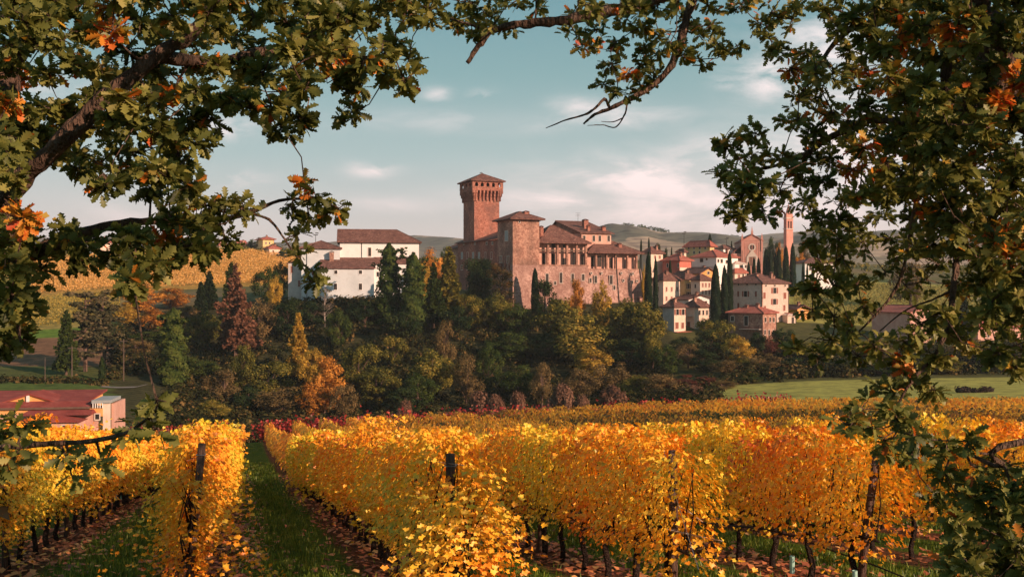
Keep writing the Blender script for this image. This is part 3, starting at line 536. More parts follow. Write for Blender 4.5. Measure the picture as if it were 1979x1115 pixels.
TREES = [
 # far slope, near the yellow hill
 ('pine', 165, 562, 105, 214, 'tall pine with bare reddish trunk between the ploughed field and the wood'),
 ('pine', 200, 552, 100, 221, 'tall pine with a pale leaning trunk behind the reddish-trunked pine'),
 ('greenpine', 128, 600, 60, 208, 'small dark green pine standing in front of the ploughed field'),
 ('darkivy', 197, 690, 13, 203, 'slim ivy-wrapped tree stump below the pale leaning pine'),
 ('spire', 405, 525, 42, 292, 'dark narrow fir in front of the golden hillside vineyard'),
 ('spire', 388, 545, 34, 285, 'shorter dark fir beside the narrow fir under the golden hillside'),
 ('orange', 268, 548, 95, 300, 'sunlit orange-pink tree at the foot of the golden hillside'),
 ('orange', 330, 556, 85, 305, 'sunlit peach-coloured tree between the orange-pink tree and the dark firs'),
 ('gold', 240, 585, 70, 282, 'yellowish tree behind the tall pines'),
 ('orange', 290, 595, 75, 270, 'rusty orange tree below the sunlit peach tree'),
 ('brown', 362, 590, 70, 274, 'brown tree below the dark firs'),
 ('brown', 262, 652, 66, 240, 'low brown-orange tree beside the wooden pole'),
 ('ivy', 335, 598, 62, 207, 'tall ragged tree with an ivy-wrapped trunk at the near corner of the wood'),
 ('green', 290, 640, 80, 255, 'dull green tree behind the ragged ivy-wrapped tree'),
 ('olive', 395, 600, 78, 252, 'yellow-green tree between the ivy-wrapped tree and the rust-red conifer'),
 ('rust', 455, 512, 128, 240, 'tall rust-red conifer with layered boughs'),
 ('greenpine', 447, 508, 64, 262, 'dark green pine top rising behind the rust-red conifer'),
 ('brown', 500, 570, 80, 256, 'brown tree just behind the rust-red conifer'),
 ('green', 518, 515, 66, 290, 'green tree in front of the golden hillside near the white house'),
 ('gold', 530, 533, 34, 276, 'small yellow-green pointed tree near the white house annex'),
 ('dark', 556, 575, 84, 258, 'dark round tree below the white house annex'),
 ('green', 543, 505, 44, 300, 'dark green bushy tree at the corner of the white house annex'),
 ('goldspire', 576, 606, 58, 232, 'golden larch with a pointed top in the middle of the wood'),
 ('gold', 602, 672, 62, 224, 'golden tree below the pointed larch'),
 ('olive', 470, 663, 62, 214, 'olive tree with rounded top below the rust-red conifer'),
 ('brown', 432, 712, 96, 206, 'greyish brown tree at the lower edge of the wood'),
 ('green', 380, 690, 90, 222, 'deep green tree right of the ragged ivy-wrapped tree'),
 ('olive', 412, 772, 78, 190, 'low olive bush-like tree close to the vineyard edge'),
 ('olive', 520, 690, 96, 214, 'large brown tree left of the orange oak'),
 ('brown', 546, 742, 110, 203, 'brown thicket tree in front of the large brown tree'),
 ('dark', 480, 745, 80, 205, 'dark tree between the greyish brown tree and the brown thicket'),
 ('orange', 628, 688, 92, 206, 'bright orange oak at the lower middle of the wood'),
 ('orange', 605, 738, 70, 200, 'lower crown of orange leaves in front of the bright orange oak'),
 ('brown', 664, 742, 74, 198, 'light brown rounded tree beside the bright orange oak'),
 ('olive', 694, 652, 84, 218, 'olive tree with pale top right of the orange oak'),
 ('olive', 728, 705, 92, 212, 'green tree below the ivy-clad pair'),
 ('bare', 628, 556, 44, 262, 'bare pale-stemmed tree before the lower wall of the white house', None),
 ('green', 655, 598, 54, 248, 'rounded dull green tree under the white house'),
 ('dark', 602, 582, 74, 262, 'dark tree against the foot of the white house'),
 ('dark', 706, 578, 90, 262, 'dark spreading tree beneath the front of the white house'),
 ('ivy', 752, 472, 56, 263, 'tall ivy-clad conifer covering part of the white house, first of the pair'),
 ('ivy', 799, 490, 56, 259, 'tall ivy-clad conifer covering the white house corner, second of the pair'),
 ('dark', 775, 600, 90, 252, 'dark tree at the feet of the two ivy-clad conifers'),
 ('olive', 762, 640, 50, 236, 'narrow olive tree below the first ivy-clad conifer'),
 ('orange', 832, 478, 58, 296, 'bright orange tree between the white house and the castle'),
 ('gold', 818, 505, 40, 286, 'small gold tree in front of the bright orange one by the castle'),
 ('brownpine', 868, 478, 86, 266, 'big brown-green conifer standing at the castle side'),
 ('greenpine', 838, 510, 60, 262, 'dark conifer between the brown-green conifer and the ivy-clad pair'),
 ('dark', 880, 590, 84, 256, 'dark tree under the big brown-green conifer'),
 ('brown', 862, 616, 48, 232, 'pointed tawny tree above the broad olive tree'),
 ('olive', 836, 668, 100, 214, 'broad olive tree near the middle of the lower wood'),
 ('green', 808, 720, 80, 206, 'green tree in front of the broad olive tree'),
 ('brown', 902, 682, 76, 208, 'brown rounded tree beside the broad olive tree'),
 ('dark', 782, 748, 84, 202, 'dark low tree at the lower edge below the ivy-clad pair'),
 ('green', 945, 660, 56, 218, 'small green tree on the slope below the castle bastion'),
 ('olive', 912, 560, 62, 262, 'brownish olive tree at the foot of the castle ivy'),
 ('olive', 960, 562, 66, 262, 'greenish tree in front of the castle bastion foot'),
 ('green', 1000, 585, 70, 256, 'green tree below the castle bastion'),
 ('green', 985, 640, 100, 240, 'large dark green tree in mid slope under the bastion'),
 ('dark', 1052, 540, 62, 268, 'dark tree right at the castle wall beside the slim cypress'),
 ('olive', 1085, 575, 104, 250, 'large olive tree in front of the castle wall'),
 ('orange', 1112, 540, 46, 266, 'orange-tipped tree against the castle windows'),
 ('gold', 1164, 540, 44, 264, 'yellow-green tree against the castle wall right of the orange-tipped tree'),
 ('olive', 1128, 606, 130, 234, 'big yellow-olive tree at the centre of the slope'),
 ('gold', 1150, 668, 96, 222, 'sunlit yellowish tree below the big yellow-olive tree'),
 ('olive', 1208, 572, 96, 252, 'olive tree under the far loggia'),
 ('olive', 1245, 580, 88, 247, 'willowy olive tree beside the first village houses'),
 ('dark', 1060, 640, 90, 238, 'dark green tree left of the big yellow-olive tree'),
 ('dark', 1220, 655, 100, 228, 'shaded green tree below the willowy olive tree'),
 ('olive', 1262, 638, 54, 226, 'pale olive tree below the grey village house'),
 ('green', 1284, 665, 70, 219, 'vivid green tree in the hollow under the village'),
 ('brown', 1185, 695, 92, 210, 'brown tree below the sunlit yellowish tree'),
 ('brown', 1120, 712, 80, 206, 'brown tree behind the pale tamarisk bushes'),
 ('brown', 1047, 698, 62, 206, 'brown-green tree behind the small tamarisk bush'),
 ('green', 1000, 705, 80, 212, 'green tree between the brown rounded tree and the tamarisk bushes'),
 ('olive', 1230, 725, 90, 200, 'low olive tree above the vineyard edge'),
 ('olive', 1385, 608, 92, 240, 'olive tree covering the foot of the village houses'),
 ('dark', 1372, 640, 70, 236, 'shaded tree under the village terrace'),
 ('dark', 1318, 650, 70, 238, 'dark tree below the balcony house'),
 ('gold', 1427, 650, 62, 228, 'rounded yellow-green tree below the red-roofed brick house'),
 ('maroon', 1490, 650, 40, 232, 'maroon tree at the foot of the brick house'),
 ('dark', 1462, 640, 44, 240, 'dark tree against the brick house base'),
 ('dark', 1512, 632, 56, 246, 'dark green tree right of the brick house'),
 ('brown', 1475, 680, 100, 216, 'large brown tree below the maroon tree'),
 ('brown', 1405, 695, 70, 214, 'brown-orange tree on the grassy hollow'),
 ('brown', 1330, 662, 66, 228, 'brownish tree just below the lowest village houses'),
 ('dark', 1362, 675, 74, 222, 'dark tree over the grassy hollow under the village'),
 ('olive', 1440, 690, 60, 216, 'olive tree between the yellow-green round tree and the large brown tree'),
 ('green', 1440, 720, 80, 204, 'green tree in front of the large brown tree'),
 ('maroon', 1330, 722, 110, 198, 'long reddish brown bush-like tree at the wood edge'),
 ('brown', 1275, 722, 90, 196, 'brown bush-like tree left of the reddish brown one'),
 ('brown', 1395, 735, 80, 196, 'brown low tree right of the reddish brown one'),
 ('dark', 1530, 690, 80, 214, 'dark tree at the wood edge above the meadow'),
 ('olive', 1560, 660, 80, 226, 'olive tree behind the hanging oak leaves, near the ochre house'),
 ('dark', 1620, 690, 110, 212, 'dark tree at the far side of the meadow'),
 ('brown', 1690, 650, 100, 224, 'pale brown tree seen through the oak branches'),
 ('dark', 1700, 700, 110, 208, 'dark hedge-like tree above the meadow'),
 ('dark', 1775, 680, 90, 216, 'dark tree behind the oak twigs above the meadow'),
 ('brown', 1860, 655, 70, 224, 'pale brown tree above the open meadow'),
 ('dark', 1925, 670, 100, 214, 'dark tree above the open meadow'),
 ('olive', 1820, 690, 90, 208, 'low olive tree above the open meadow'),
 ('brown', 1985, 680, 90, 210, 'brown tree where the meadow leaves the view'),
 ('brown', 1760, 505, 90, 330, 'pale brown tree on the upper grassy slope'),
 ('spire', 1862, 560, 42, 262, 'dark fir beside the ochre farmhouse'),
 # village and skyline
 ('cypress', 1253, 489, 18, 268, 'slim dark cypress at the end of the castle wall'),
 ('cypress', 1267, 500, 11, 280, 'small cypress just behind the slim one at the castle end'),
 ('cypress', 1034, 519, 17, 281, 'slim cypress against the castle wall beside the bastion'),
 ('cypress', 1383, 513, 23, 270, 'big dark cypress between the village houses, first of three'),
 ('cypress', 1400, 515, 17, 271, 'second cypress of three between the village houses'),
 ('cypress', 1410, 487, 15, 290, 'tallest of three cypresses between the village houses'),
 ('roundcypress', 1372, 454, 11, 400, 'oval cypress on the skyline behind the cream villa'),
 ('cypress', 1239, 463, 6, 420, 'small skyline cypress, first of two above the dark hipped roof'),
 ('cypress', 1254, 460, 6, 425, 'small skyline cypress, second of two above the dark hipped roof'),
 ('dark', 1272, 470, 16, 400, 'dark skyline tree beside the dark hipped roof'),
 ('dark', 1287, 478, 15, 385, 'dark bush between the pink house and the red house'),
 ('spire', 1298, 478, 9, 390, 'little fir above the red house roof'),
 ('spire', 1414, 466, 9, 430, 'little fir on the skyline left of the church'),
 ('cypress', 1295, 503, 8, 330, 'little cypress in front of the red house'),
 ('gold', 1244, 507, 10, 300, 'little yellow tree at the corner of the castle loggia'),
 ('cypress', 1447, 507, 9, 350, 'first cypress in the row below the church'),
 ('cypress', 1457, 500, 10, 352, 'second cypress in the row below the church'),
 ('cypress', 1466, 499, 10, 354, 'third cypress in the row below the church'),
 ('cypress', 1480, 481, 13, 356, 'tall fourth cypress in the row below the church'),
 ('cypress', 1489, 485, 11, 357, 'fifth cypress in the row below the church'),
 ('cypress', 1499, 490, 9, 358, 'thin sixth cypress in the row below the church'),
 ('cypress', 1505, 480, 13, 352, 'seventh cypress, left of the bell tower foot'),
 ('cypress', 1519, 476, 15, 348, 'stout cypress in front of the bell tower foot'),
 ('cypress', 1532, 472, 14, 350, 'tallest cypress just right of the bell tower foot'),
 ('cypress', 1552, 507, 7, 352, 'thin cypress before the white farmhouse, first'),
 ('cypress', 1560, 511, 6, 353, 'thin cypress before the white farmhouse, second'),
 ('cypress', 1571, 508, 8, 350, 'cypress in front of the white farmhouse door'),
 ('green', 1493, 458, 30, 440, 'green tree on the skyline between church and bell tower'),
 ('orange', 1505, 466, 18, 436, 'orange tree on the skyline beside the bell tower'),
 ('brown', 1556, 462, 34, 440, 'brown tree on the skyline right of the bell tower'),
 ('orange', 1546, 485, 24, 400, 'peach-coloured tree under the skyline right of the bell tower'),
 ('green', 1590, 470, 34, 430, 'green tree behind the white farmhouse'),
 ('brown', 502, 458, 26, 540, 'brown tree among the skyline houses above the golden hill'),
 ('green', 488, 462, 22, 545, 'green tree beside the red-roofed skyline house'),
 ('orange', 454, 470, 13, 530, 'orange poplar beside the red-roofed skyline house'),
 ('green', 530, 470, 22, 520, 'green tree on the hilltop left of the white house'),
 ('dark', 545, 485, 30, 480, 'dark tree behind the white house annex'),
 ('green', 300, 470, 50, 540, 'green tree on the skyline above the golden hill'),
 ('green', 120, 478, 60, 540, 'green tree on the skyline seen under the oak boughs'),
 ('green', 860, 476, 20, 420, 'green tree behind the castle annex roof'),
]
for t in TREES: tree(*t[:6])
for i, (px, top, wd, Y, lb) in enumerate([(928, 757, 66, 186, 'pale mauve tamarisk bush at the wood edge, widest of the row'), (958, 764, 44, 184, 'tamarisk bush merging with the widest one'),
        (1000, 759, 44, 185, 'tamarisk bush standing alone between two gaps'), (1087, 744, 56, 184, 'tallest tamarisk bush of the row'), (1128, 764, 34, 182, 'small tamarisk bush beside the tallest one'),
        (1184, 746, 52, 183, 'tamarisk bush at the end of the row near the red vines'), (782, 775, 36, 184, 'lone small brown bush at the wood edge'), (1340, 745, 60, 182, 'reddish tamarisk bush above the vineyard edge')]):
    tree('shrub', px, top, wd, Y, lb, 'tamarisk bushes along the vineyard edge')

def thicket():
    """undergrowth on the wooded slopes: one mass nobody could count"""
    Ps, Rd = [], []
    for _ in range(2300):
        Y = 150 + 128 * NR.random() ** .9; px = 215 + 1300 * NR.random()
        if Y > 240 and px > 1250: continue
        if px > 1385 and Y < 200: continue
        if 1300 < px < 1400 and 205 < Y < 232: continue
        if px < 330 and Y < 205 + (px - 215) * 0.1: continue
        x = at(px, Y); r = .9 + 1.3 * NR.random(); Ps.append(np.array([x, Y, gz(x, Y) + r * .5])); Rd.append(r)
    for _ in range(500):
        Y = 205 + 40 * NR.random(); px = 1500 + 700 * NR.random(); x = at(px, Y); r = 1 + 1.5 * NR.random(); Ps.append(np.array([x, Y, gz(x, Y) + r * .5])); Rd.append(r)
    for _ in range(420):
        Y = 268 + 16 * NR.random(); px = 560 + 320 * NR.random(); x = at(px, Y); r = .8 + 1.0 * NR.random(); Ps.append(np.array([x, Y, gz(x, Y) + r * .4])); Rd.append(r)
    for _ in range(160):
        Y = 196 + 5 * NR.random(); px = -60 + 270 * NR.random(); x = at(px, Y); r = .5 + .4 * NR.random(); Ps.append(np.array([x, Y, gz(x, Y) + r * .3])); Rd.append(r)
    me = puffs_mesh('undergrowth', Ps, Rd, 2.6, .5, leaf_mat('undergrowth_leaves', [(0, (.011, .015, .007)), (.5, (.036, .04, .013)), (.85, (.09, .072, .025)), (1, (.18, .11, .04))], .2, .0))
    tag(obj('undergrowth', me), 'dense dark undergrowth covering the wooded slope below castle and village', 'undergrowth', kind='stuff')
thicket()
def hill_vines():
    """the golden vineyard on the far hillside and the grassy vine rows: ribbons of leaves"""
    for nm, lab, x0, x1, y0, y1, sp, hgt, mt in (
        ('hillside_vines', 'golden vineyard rows glowing on the far sunny hillside', 60, 640, 372, 520, 3.0, 1.9, leaf_mat('hill_vine_leaves', [(0, (.45, .22, .05)), (.5, (.70, .38, .10)), (1, (.85, .52, .20))], .3, 0)),
        ('lower_hillside_vines', 'yellow-green vine rows on the lower slope beside the tall pines', -80, 232, 286, 352, 3.2, 1.3, leaf_mat('low_vine_leaves', [(0, (.20, .15, .03)), (.5, (.36, .28, .06)), (1, (.50, .34, .08))], .3, 0)),
        ('village_slope_vines', 'faded vine rows on the grassy slope behind the tall village house', 1535, 2000, 302, 420, 3.5, 1.0, leaf_mat('slope_vine_leaves', [(0, (.16, .14, .04)), (.5, (.28, .25, .07)), (1, (.40, .32, .10))], .3, 0))):
        P = []
        y = y0
        while y < y1:
            n = int((x1 - x0) / F * y * 9); px = x0 + (x1 - x0) * NR.random(n); Y = y + NR.normal(size=n) * .28 + 6 * np.sin(px * .006)
            if nm == 'hillside_vines': k = Y < 520 - np.clip(px - 480, 0, 999) * .35; px, Y = px[k], Y[k]
            X = (px - CX) / F * Y; P.append(np.stack([X, Y, ground(X, Y) + hgt * NR.random(len(X)) ** .7], 1)); y += sp
        P = np.concatenate(P); n = len(P)
        V, FA, _ = scatter(QV, QF, P, rvec(n) + np.array([.2, -.6, .3]), rvec(n), .40 * (.6 + .8 * NR.random(n)))
        tag(obj(nm, np_mesh(nm, V, FA, mt, NR.random(n))), lab, 'vineyard', kind='stuff')
hill_vines()
def ivy_wall(name, label, pts, Y, mat, dens=1.0, depth=1.6):
    """ivy mass hanging over masonry: pts = (px, py, r px)"""
    P = [np.array([at(a, Y), Y + depth * R.uniform(-.4, .4), zat(b, Y)]) for a, b, c in pts]; Rd = [c / F * Y for a, b, c in pts]
    o = thing(name, label, 'ivy', tuple(P[0]))
    me = puffs_mesh('foliage', [p - P[0] for p in P], Rd, 9 * dens, .3, mat, flat=.9)
    tag(obj('foliage', me, o), kind='stuff')

# ------------------------------------------------------------------ buildings
class House:
    """frame with its origin at the near vertical corner: p runs along the right-hand face, q along the receding left-hand face"""
    def __init__(s, name, label, cat, px, Y, a, base, group=None):
        s.a = math.radians(a); s.x = at(px, Y); s.y = Y; s.zb = zat(base, Y)
        s.e1 = (math.cos(s.a), math.sin(s.a)); s.e2 = (-math.sin(s.a), math.cos(s.a))
        s.o = thing(name, label, cat, (s.x, s.y, s.zb), s.a, group); s.win = {}
    def W(s, p, q): return s.x + s.e1[0] * p + s.e2[0] * q, s.y + s.e1[1] * p + s.e2[1] * q
    def p_at(s, px, q=0.):
        k = (px - CX) / F; x0, y0 = s.W(0, q); return (k * y0 - x0) / (s.e1[0] - k * s.e1[1])
    def q_at(s, px, p=0.):
        k = (px - CX) / F; x0, y0 = s.W(p, 0); return (k * y0 - x0) / (s.e2[0] - k * s.e2[1])
    def z(s, py, p=0., q=0.): return zat(py, s.W(p, q)[1]) - s.zb
    def wall(s, mat, p0, p1, q0, q1, z0, z1, batter=0., name='wall', label=None):
        m = MB()
        if batter: m.frustum((p0 - batter, p1 + batter, q0 - batter, q1 + batter, z0), (p0, p1, q0, q1, z1))
        else: m.box(p0, p1, q0, q1, z0, z1)
        o = m.build(name, M[mat], s.o)
        if label: o['label'] = label
        return o
    def roof(s, mat, p0, p1, q0, q1, z, h, kind='hip', left=1, o=.6, ridge='p', pos=.5, th=.22, wallmat=None, name='roof'):
        P0, P1, Q0, Q1 = p0 - o, p1 + o, q0 - o, q1 + o; lp, lq = P1 - P0, Q1 - Q0
        if kind == 'hip':
            if lp >= lq: r0 = (P0 + lq / 2 * .95 * left + .02, (Q0 + Q1) / 2); r1 = (P1 - lq / 2 * .95, (Q0 + Q1) / 2)
            else: r0 = ((P0 + P1) / 2, Q0 + lp / 2 * .95); r1 = ((P0 + P1) / 2, Q1 - lp / 2 * .95)
            if r0 == r1: r1 = (r0[0] + .05, r0[1])
            top = [(P0, Q0, z), (P1, Q0, z), (P1, Q1, z), (P0, Q1, z), (*r0, z + h), (*r1, z + h)]
            fc = [(0, 1, 5, 4), (1, 2, 5), (2, 3, 4, 5), (3, 0, 4)] if lp >= lq else [(0, 1, 4), (1, 2, 5, 4), (2, 3, 5), (3, 0, 4, 5)]
        elif kind == 'gable':
            sl = h / (max(pos, .05) * (lq if ridge == 'p' else lp) - o); z_ = z - sl * o * .6
            if ridge == 'p':
                rq = Q0 + lq * pos; top = [(P0, Q0, z_), (P1, Q0, z_), (P1, Q1, z + (0 if pos == .5 else (pos - .5) * h)), (P0, Q1, z + (0 if pos == .5 else (pos - .5) * h)), (P0, rq, z + h), (P1, rq, z + h)]
                fc = [(0, 1, 5, 4), (2, 3, 4, 5)]
            else:
                rp = P0 + lp * pos; top = [(P0, Q0, z_), (P1, Q0, z_), (P1, Q1, z_), (P0, Q1, z_), (rp, Q0, z + h), (rp, Q1, z + h)]
                fc = [(3, 0, 4, 5), (1, 2, 5, 4)]
        elif kind == 'shed_q':       # rises away along q
            top = [(P0, Q0, z), (P1, Q0, z), (P1, Q1, z + h), (P0, Q1, z + h)]; fc = [(0, 1, 2, 3)]
        elif kind == 'shed_p':
            top = [(P0, Q0, z), (P1, Q0, z + h), (P1, Q1, z + h), (P0, Q1, z)]; fc = [(0, 1, 2, 3)]
        n = len(top); bot = [(a, b, c - th) for a, b, c in top]
        edges = {}
        for f in fc:
            for i in range(len(f)): e = (f[i], f[(i + 1) % len(f)]); edges[e] = 1
        rim = [e for e in edges if (e[1], e[0]) not in edges]
        faces = fc + [tuple(i + n for i in reversed(f)) for f in fc] + [(b, a, a + n, b + n) for a, b in rim]
        m = MB(); m.add(top + bot, faces); r = m.build(name, M[mat], s.o)
        # ridge and hip caps
        if kind in ('hip', 'gable'):
            c = MB(); k = len(top) - 2; c.tube([(top[k][0], top[k][1], top[k][2] + .03), (top[k + 1][0], top[k + 1][1], top[k + 1][2] + .03)], .13, 6)
            if kind == 'hip':
                pr = [(0, k), (3, k), (1, k + 1), (2, k + 1)] if lp >= lq else [(0, k), (1, k), (2, k + 1), (3, k + 1)]
                for a, b in pr: c.tube([(top[a][0], top[a][1], top[a][2] + .03), (top[b][0], top[b][1], top[b][2] + .03)], .11, 6)
            c.build('ridge_cap', M['roof' if mat == 'roof' else 'roofred'], r)
        if kind == 'gable':          # gable triangles in the wall material
            g = MB(); zz = z - .12
            if ridge == 'p':
                rq = Q0 + lq * pos; zr = top[2][2] - .12
                for p in (p0, p1 - .3): g.add([(p, q0, zz), (p, q1, zr - .1), (p, rq, z + h - .34), (p + .3, q0, zz), (p + .3, q1, zr - .1), (p + .3, rq, z + h - .34)], [(0, 2, 1), (3, 4, 5), (0, 3, 5, 2), (1, 2, 5, 4), (0, 1, 4, 3)])
            else:
                rp = P0 + lp * pos
                for q in (q0, q1 - .3): g.add([(p0, q, zz), (p1, q, zz), (rp, q, z + h - .34), (p0, q + .3, zz), (p1, q + .3, zz), (rp, q + .3, z + h - .34)], [(0, 1, 2), (3, 5, 4), (0, 2, 5, 3), (1, 4, 5, 2), (0, 3, 4, 1)])
            g.build('gable_wall', M[wallmat], s.o)
        return r
    def chimney(s, p, q, z0, z1, w=.9, mat='oldbrick'):
        m = MB(); m.box(p - w / 2, p + w / 2, q - w / 2, q + w / 2, z0, z1 - .35); m.box(p - w / 2 - .12, p + w / 2 + .12, q - w / 2 - .12, q + w / 2 + .12, z1 - .35, z1 - .2)
        o = m.build('chimney', M[mat], s.o)
        k = MB(); k.box(p - w / 2 + .05, p - w / 2 + .2, q - w / 2, q + w / 2, z1 - .2, z1); k.box(p + w / 2 - .2, p + w / 2 - .05, q - w / 2, q + w / 2, z1 - .2, z1); k.frustum((p - w / 2 - .15, p + w / 2 + .15, q - w / 2 - .15, q + w / 2 + .15, z1), (p - .1, p + .1, q - .1, q + .1, z1 + .3))
        k.build('chimney_cap', M['roof'], o)
    def window(s, face, px, py, wpx, hpx, off=0., style='shut', trim='trim', shut='shutter', arch=False):
        """face 'R' is the plane q = off, face 'L' the plane p = off"""
        if face == 'R':
            c = s.p_at(px, off); Yd = s.W(c, off)[1]; hw = abs(s.p_at(px + wpx / 2, off) - s.p_at(px - wpx / 2, off)) / 2; z = s.z(py, c, off)
        else:
            c = s.q_at(px, off); Yd = s.W(off, c)[1]; hw = abs(s.q_at(px + wpx / 2, off) - s.q_at(px - wpx / 2, off)) / 2; z = s.z(py, off, c)
        hh = hpx / 2 / F * Yd
        def B(m, u0, u1, d0, d1, z0, z1):       # u along the face, d outwards
            if face == 'R': m.box(c + u0, c + u1, off - d1, off - d0, z + z0, z + z1)
            else: m.box(off - d1, off - d0, c + u0, c + u1, z + z0, z + z1)
            return m
        t = .13; m = MB(); B(m, -hw - t, -hw, -.05, .09, -hh - t, hh + t); B(m, hw, hw + t, -.05, .09, -hh - t, hh + t); B(m, -hw, hw, -.05, .09, hh, hh + t); B(m, -hw - .06, hw + .06, -.05, .14, -hh - t - .04, -hh)
        fr = m.build('window', M[trim], s.o)
        if style in ('shut', 'closed'):
            n = MB(); B(n, -hw, -.02, -.04, .05, -hh, hh); B(n, .02, hw, -.04, .05, -hh, hh)
            if style == 'closed': n.build('shutter', M[shut], fr); return
            B(MB(), -hw, hw, -.04, .015, -hh, hh).build('pane', M['dark'], fr)
            k = MB(); B(k, -hw * 2 - t, -hw - t - .01, .0, .07, -hh, hh); B(k, hw + t + .01, hw * 2 + t, .0, .07, -hh, hh); k.build('shutter', M[shut], fr)
        else:
            B(MB(), -hw, hw, -.04, .015, -hh, hh).build('pane', M['dark'], fr)
            if hw > .35: k = MB(); B(k, -.04, .04, .017, .05, -hh, hh); k.build('glazing_bar', M['brownshutter'], fr)

def simple(name, label, px, Y, a, base, wl, wr, eave, apex, wall, roof, kind='hip', wins=(), L1=None, L2=None, ridge='p', o=.6, cat='house', chim=(), pos=.5, zlow=6., shut='shutter', trim='trim'):
    """a house whose visible faces span wl px (left) and wr px (right) of the photograph about its near corner"""
    h = House(name, label, cat, px, Y, a, base)
    p1 = L1 or h.p_at(px + wr); q1 = L2 or h.q_at(px - wl); z = h.z(eave)
    h.wall(wall, 0, p1, 0, q1, -zlow, z)
    zr = zat(apex, h.W(p1 / 2, q1 / 2)[1]) - h.zb - z
    h.roof(roof, 0, p1, 0, q1, z, max(zr, .5), kind, o=o, ridge=ridge, wallmat=wall, pos=pos)
    for wn in wins:
        f, x, y, ww, hh = wn[:5]; st = wn[5] if len(wn) > 5 else 'plain'
        h.window(f, x, y, ww, hh, 0, st, shut=shut, trim=trim)
    for (cx_, q, top) in chim:
        p = h.p_at(cx_, q); h.chimney(p, q, z, h.z(top, p, q))
    if p1 > 4 and q1 > 4 and cat in ('house', 'villa'): h.chimney(p1 * R.uniform(.25, .75), q1 * R.uniform(.2, .45), z, z + max(zr, .5) * .75 + 1.0, .75)
    m = MB(); m.tube([(p1 - .15, -.1, z - .1), (p1 - .15, -.1, -3)], .07, 5); m.build('drain_pipe', M['iron'], h.o)
    return h

# ---- the castle
C = House('castle', 'red brick castle with a tall corbelled tower, square bastion and timber loggias on the hilltop', 'castle', 991, 285, 24, 590)
pb = C.p_at(1042.5); qb = C.q_at(961.7)
# bastion
zt = C.z(424); zm = C.z(512)
C.wall('oldbrick', 0, pb, 0, qb, zm, zt, name='bastion_wall')
m = MB(); m.frustum((-1.0, pb + 3.2, -2.0, qb + 1, -9), (0, pb, 0, qb, zm - .004)); m.build('bastion_base', M['stone'], C.o)
C.roof('roof', 0, pb, 0, qb, zt + .25, C.z(411.6, pb / 2, qb / 2) - zt, 'hip', o=1.3, th=.3, name='bastion_roof')
m = MB(); m.box(-.25, pb + .25, -.25, qb + .25, zt - .3, zt - .05); m.build('bastion_cornice', M['brick'], C.o)
C.chimney(C.p_at(1016.5, 3), 3, zt + .4, C.z(409, 5, 3), 1.5, 'brick')
C.window('L', 979, 456, 6, 19, 0, 'closed', shut='greyshutter'); C.window('L', 968.5, 501, 5, 12, 0); C.window('L', 982, 502, 5, 13, 0)
C.window('R', 1004, 429, 3, 3, 0)
m = MB()
for px in (985.5, 978, 970.5, 963): q = C.q_at(px, 0); zc = C.z(515, 0, q); m.box(-.45, 0.02, q - .25, q + .25, zc - .4, zc + 1.0); m.box(-.25, .02, q - .25, q + .25, zc - 1.0, zc - .4)
m.build('corbel', M['brick'], C.o)
# keep tower
T = House('castle', 'x', 'castle', 916.5, 315, 23, 560); T.o.parent = C.o; T.o.name = 'main_tower'
mw = C.o
T.o.matrix_parent_inverse = Matrix.Identity(4)
_l = Matrix.Rotation(-C.a, 4, 'Z') @ Matrix.Translation(Vector((T.x - C.x, T.y - C.y, T.zb - C.zb)))
T.o.matrix_local = _l @ Matrix.Rotation(T.a, 4, 'Z')
for k in ('label', 'category'): del T.o[k]
pt = T.p_at(965); qt = T.q_at(895.7); z1 = T.z(386); z2 = T.z(366.5); z3 = T.z(350.5); za = T.z(338, pt / 2, qt / 2)
ov = .95
m = MB(); m.box(0, pt, 0, qt, -8, z1); m.build('tower_wall', M['brick'], T.o)
m = MB(); m.box(.15, pt - .15, .15, qt - .15, z1, z2)                    # core behind the corbel arches
m.build('tower_core', M['brick'], T.o)
m = MB(); nA = 8
def ring(m, n, fn):
    for k in range(n): fn(m, k)
def corb(m):
    for L1_, ax in ((pt, 'p'), (qt, 'q')):
        n = 9
        for k in range(n):
            c = -ov + .3 + (L1_ + 2 * ov - .6) * k / (n - 1)
            zs = [z1 - .3, z1 + (z2 - z1) * .35, z1 + (z2 - z1) * .65, z2 + .02]; ds = [.12, .4, .68, ov]
            for i in range(3):
                for side in (0, 1):
                    a0, a1 = zs[i], zs[i + 1]; d = ds[i + 1]; wd = .24
                    if ax == 'p':
                        cc = max(min(c, pt + d - wd), -d + wd)
                        if side == 0: m.box(cc - wd, cc + wd, -d, .15, a0, a1)
                        else: m.box(cc - wd, cc + wd, qt - .15, qt + d, a0, a1)
                    else:
                        cc = max(min(c, qt + d - wd), -d + wd)
                        if side == 0: m.box(-d, .15, cc - wd, cc + wd, a0, a1)
                        else: m.box(pt - .15, pt + d, cc - wd, cc + wd, a0, a1)
corb(m); m.build('tower_corbels', M['brick'], T.o)
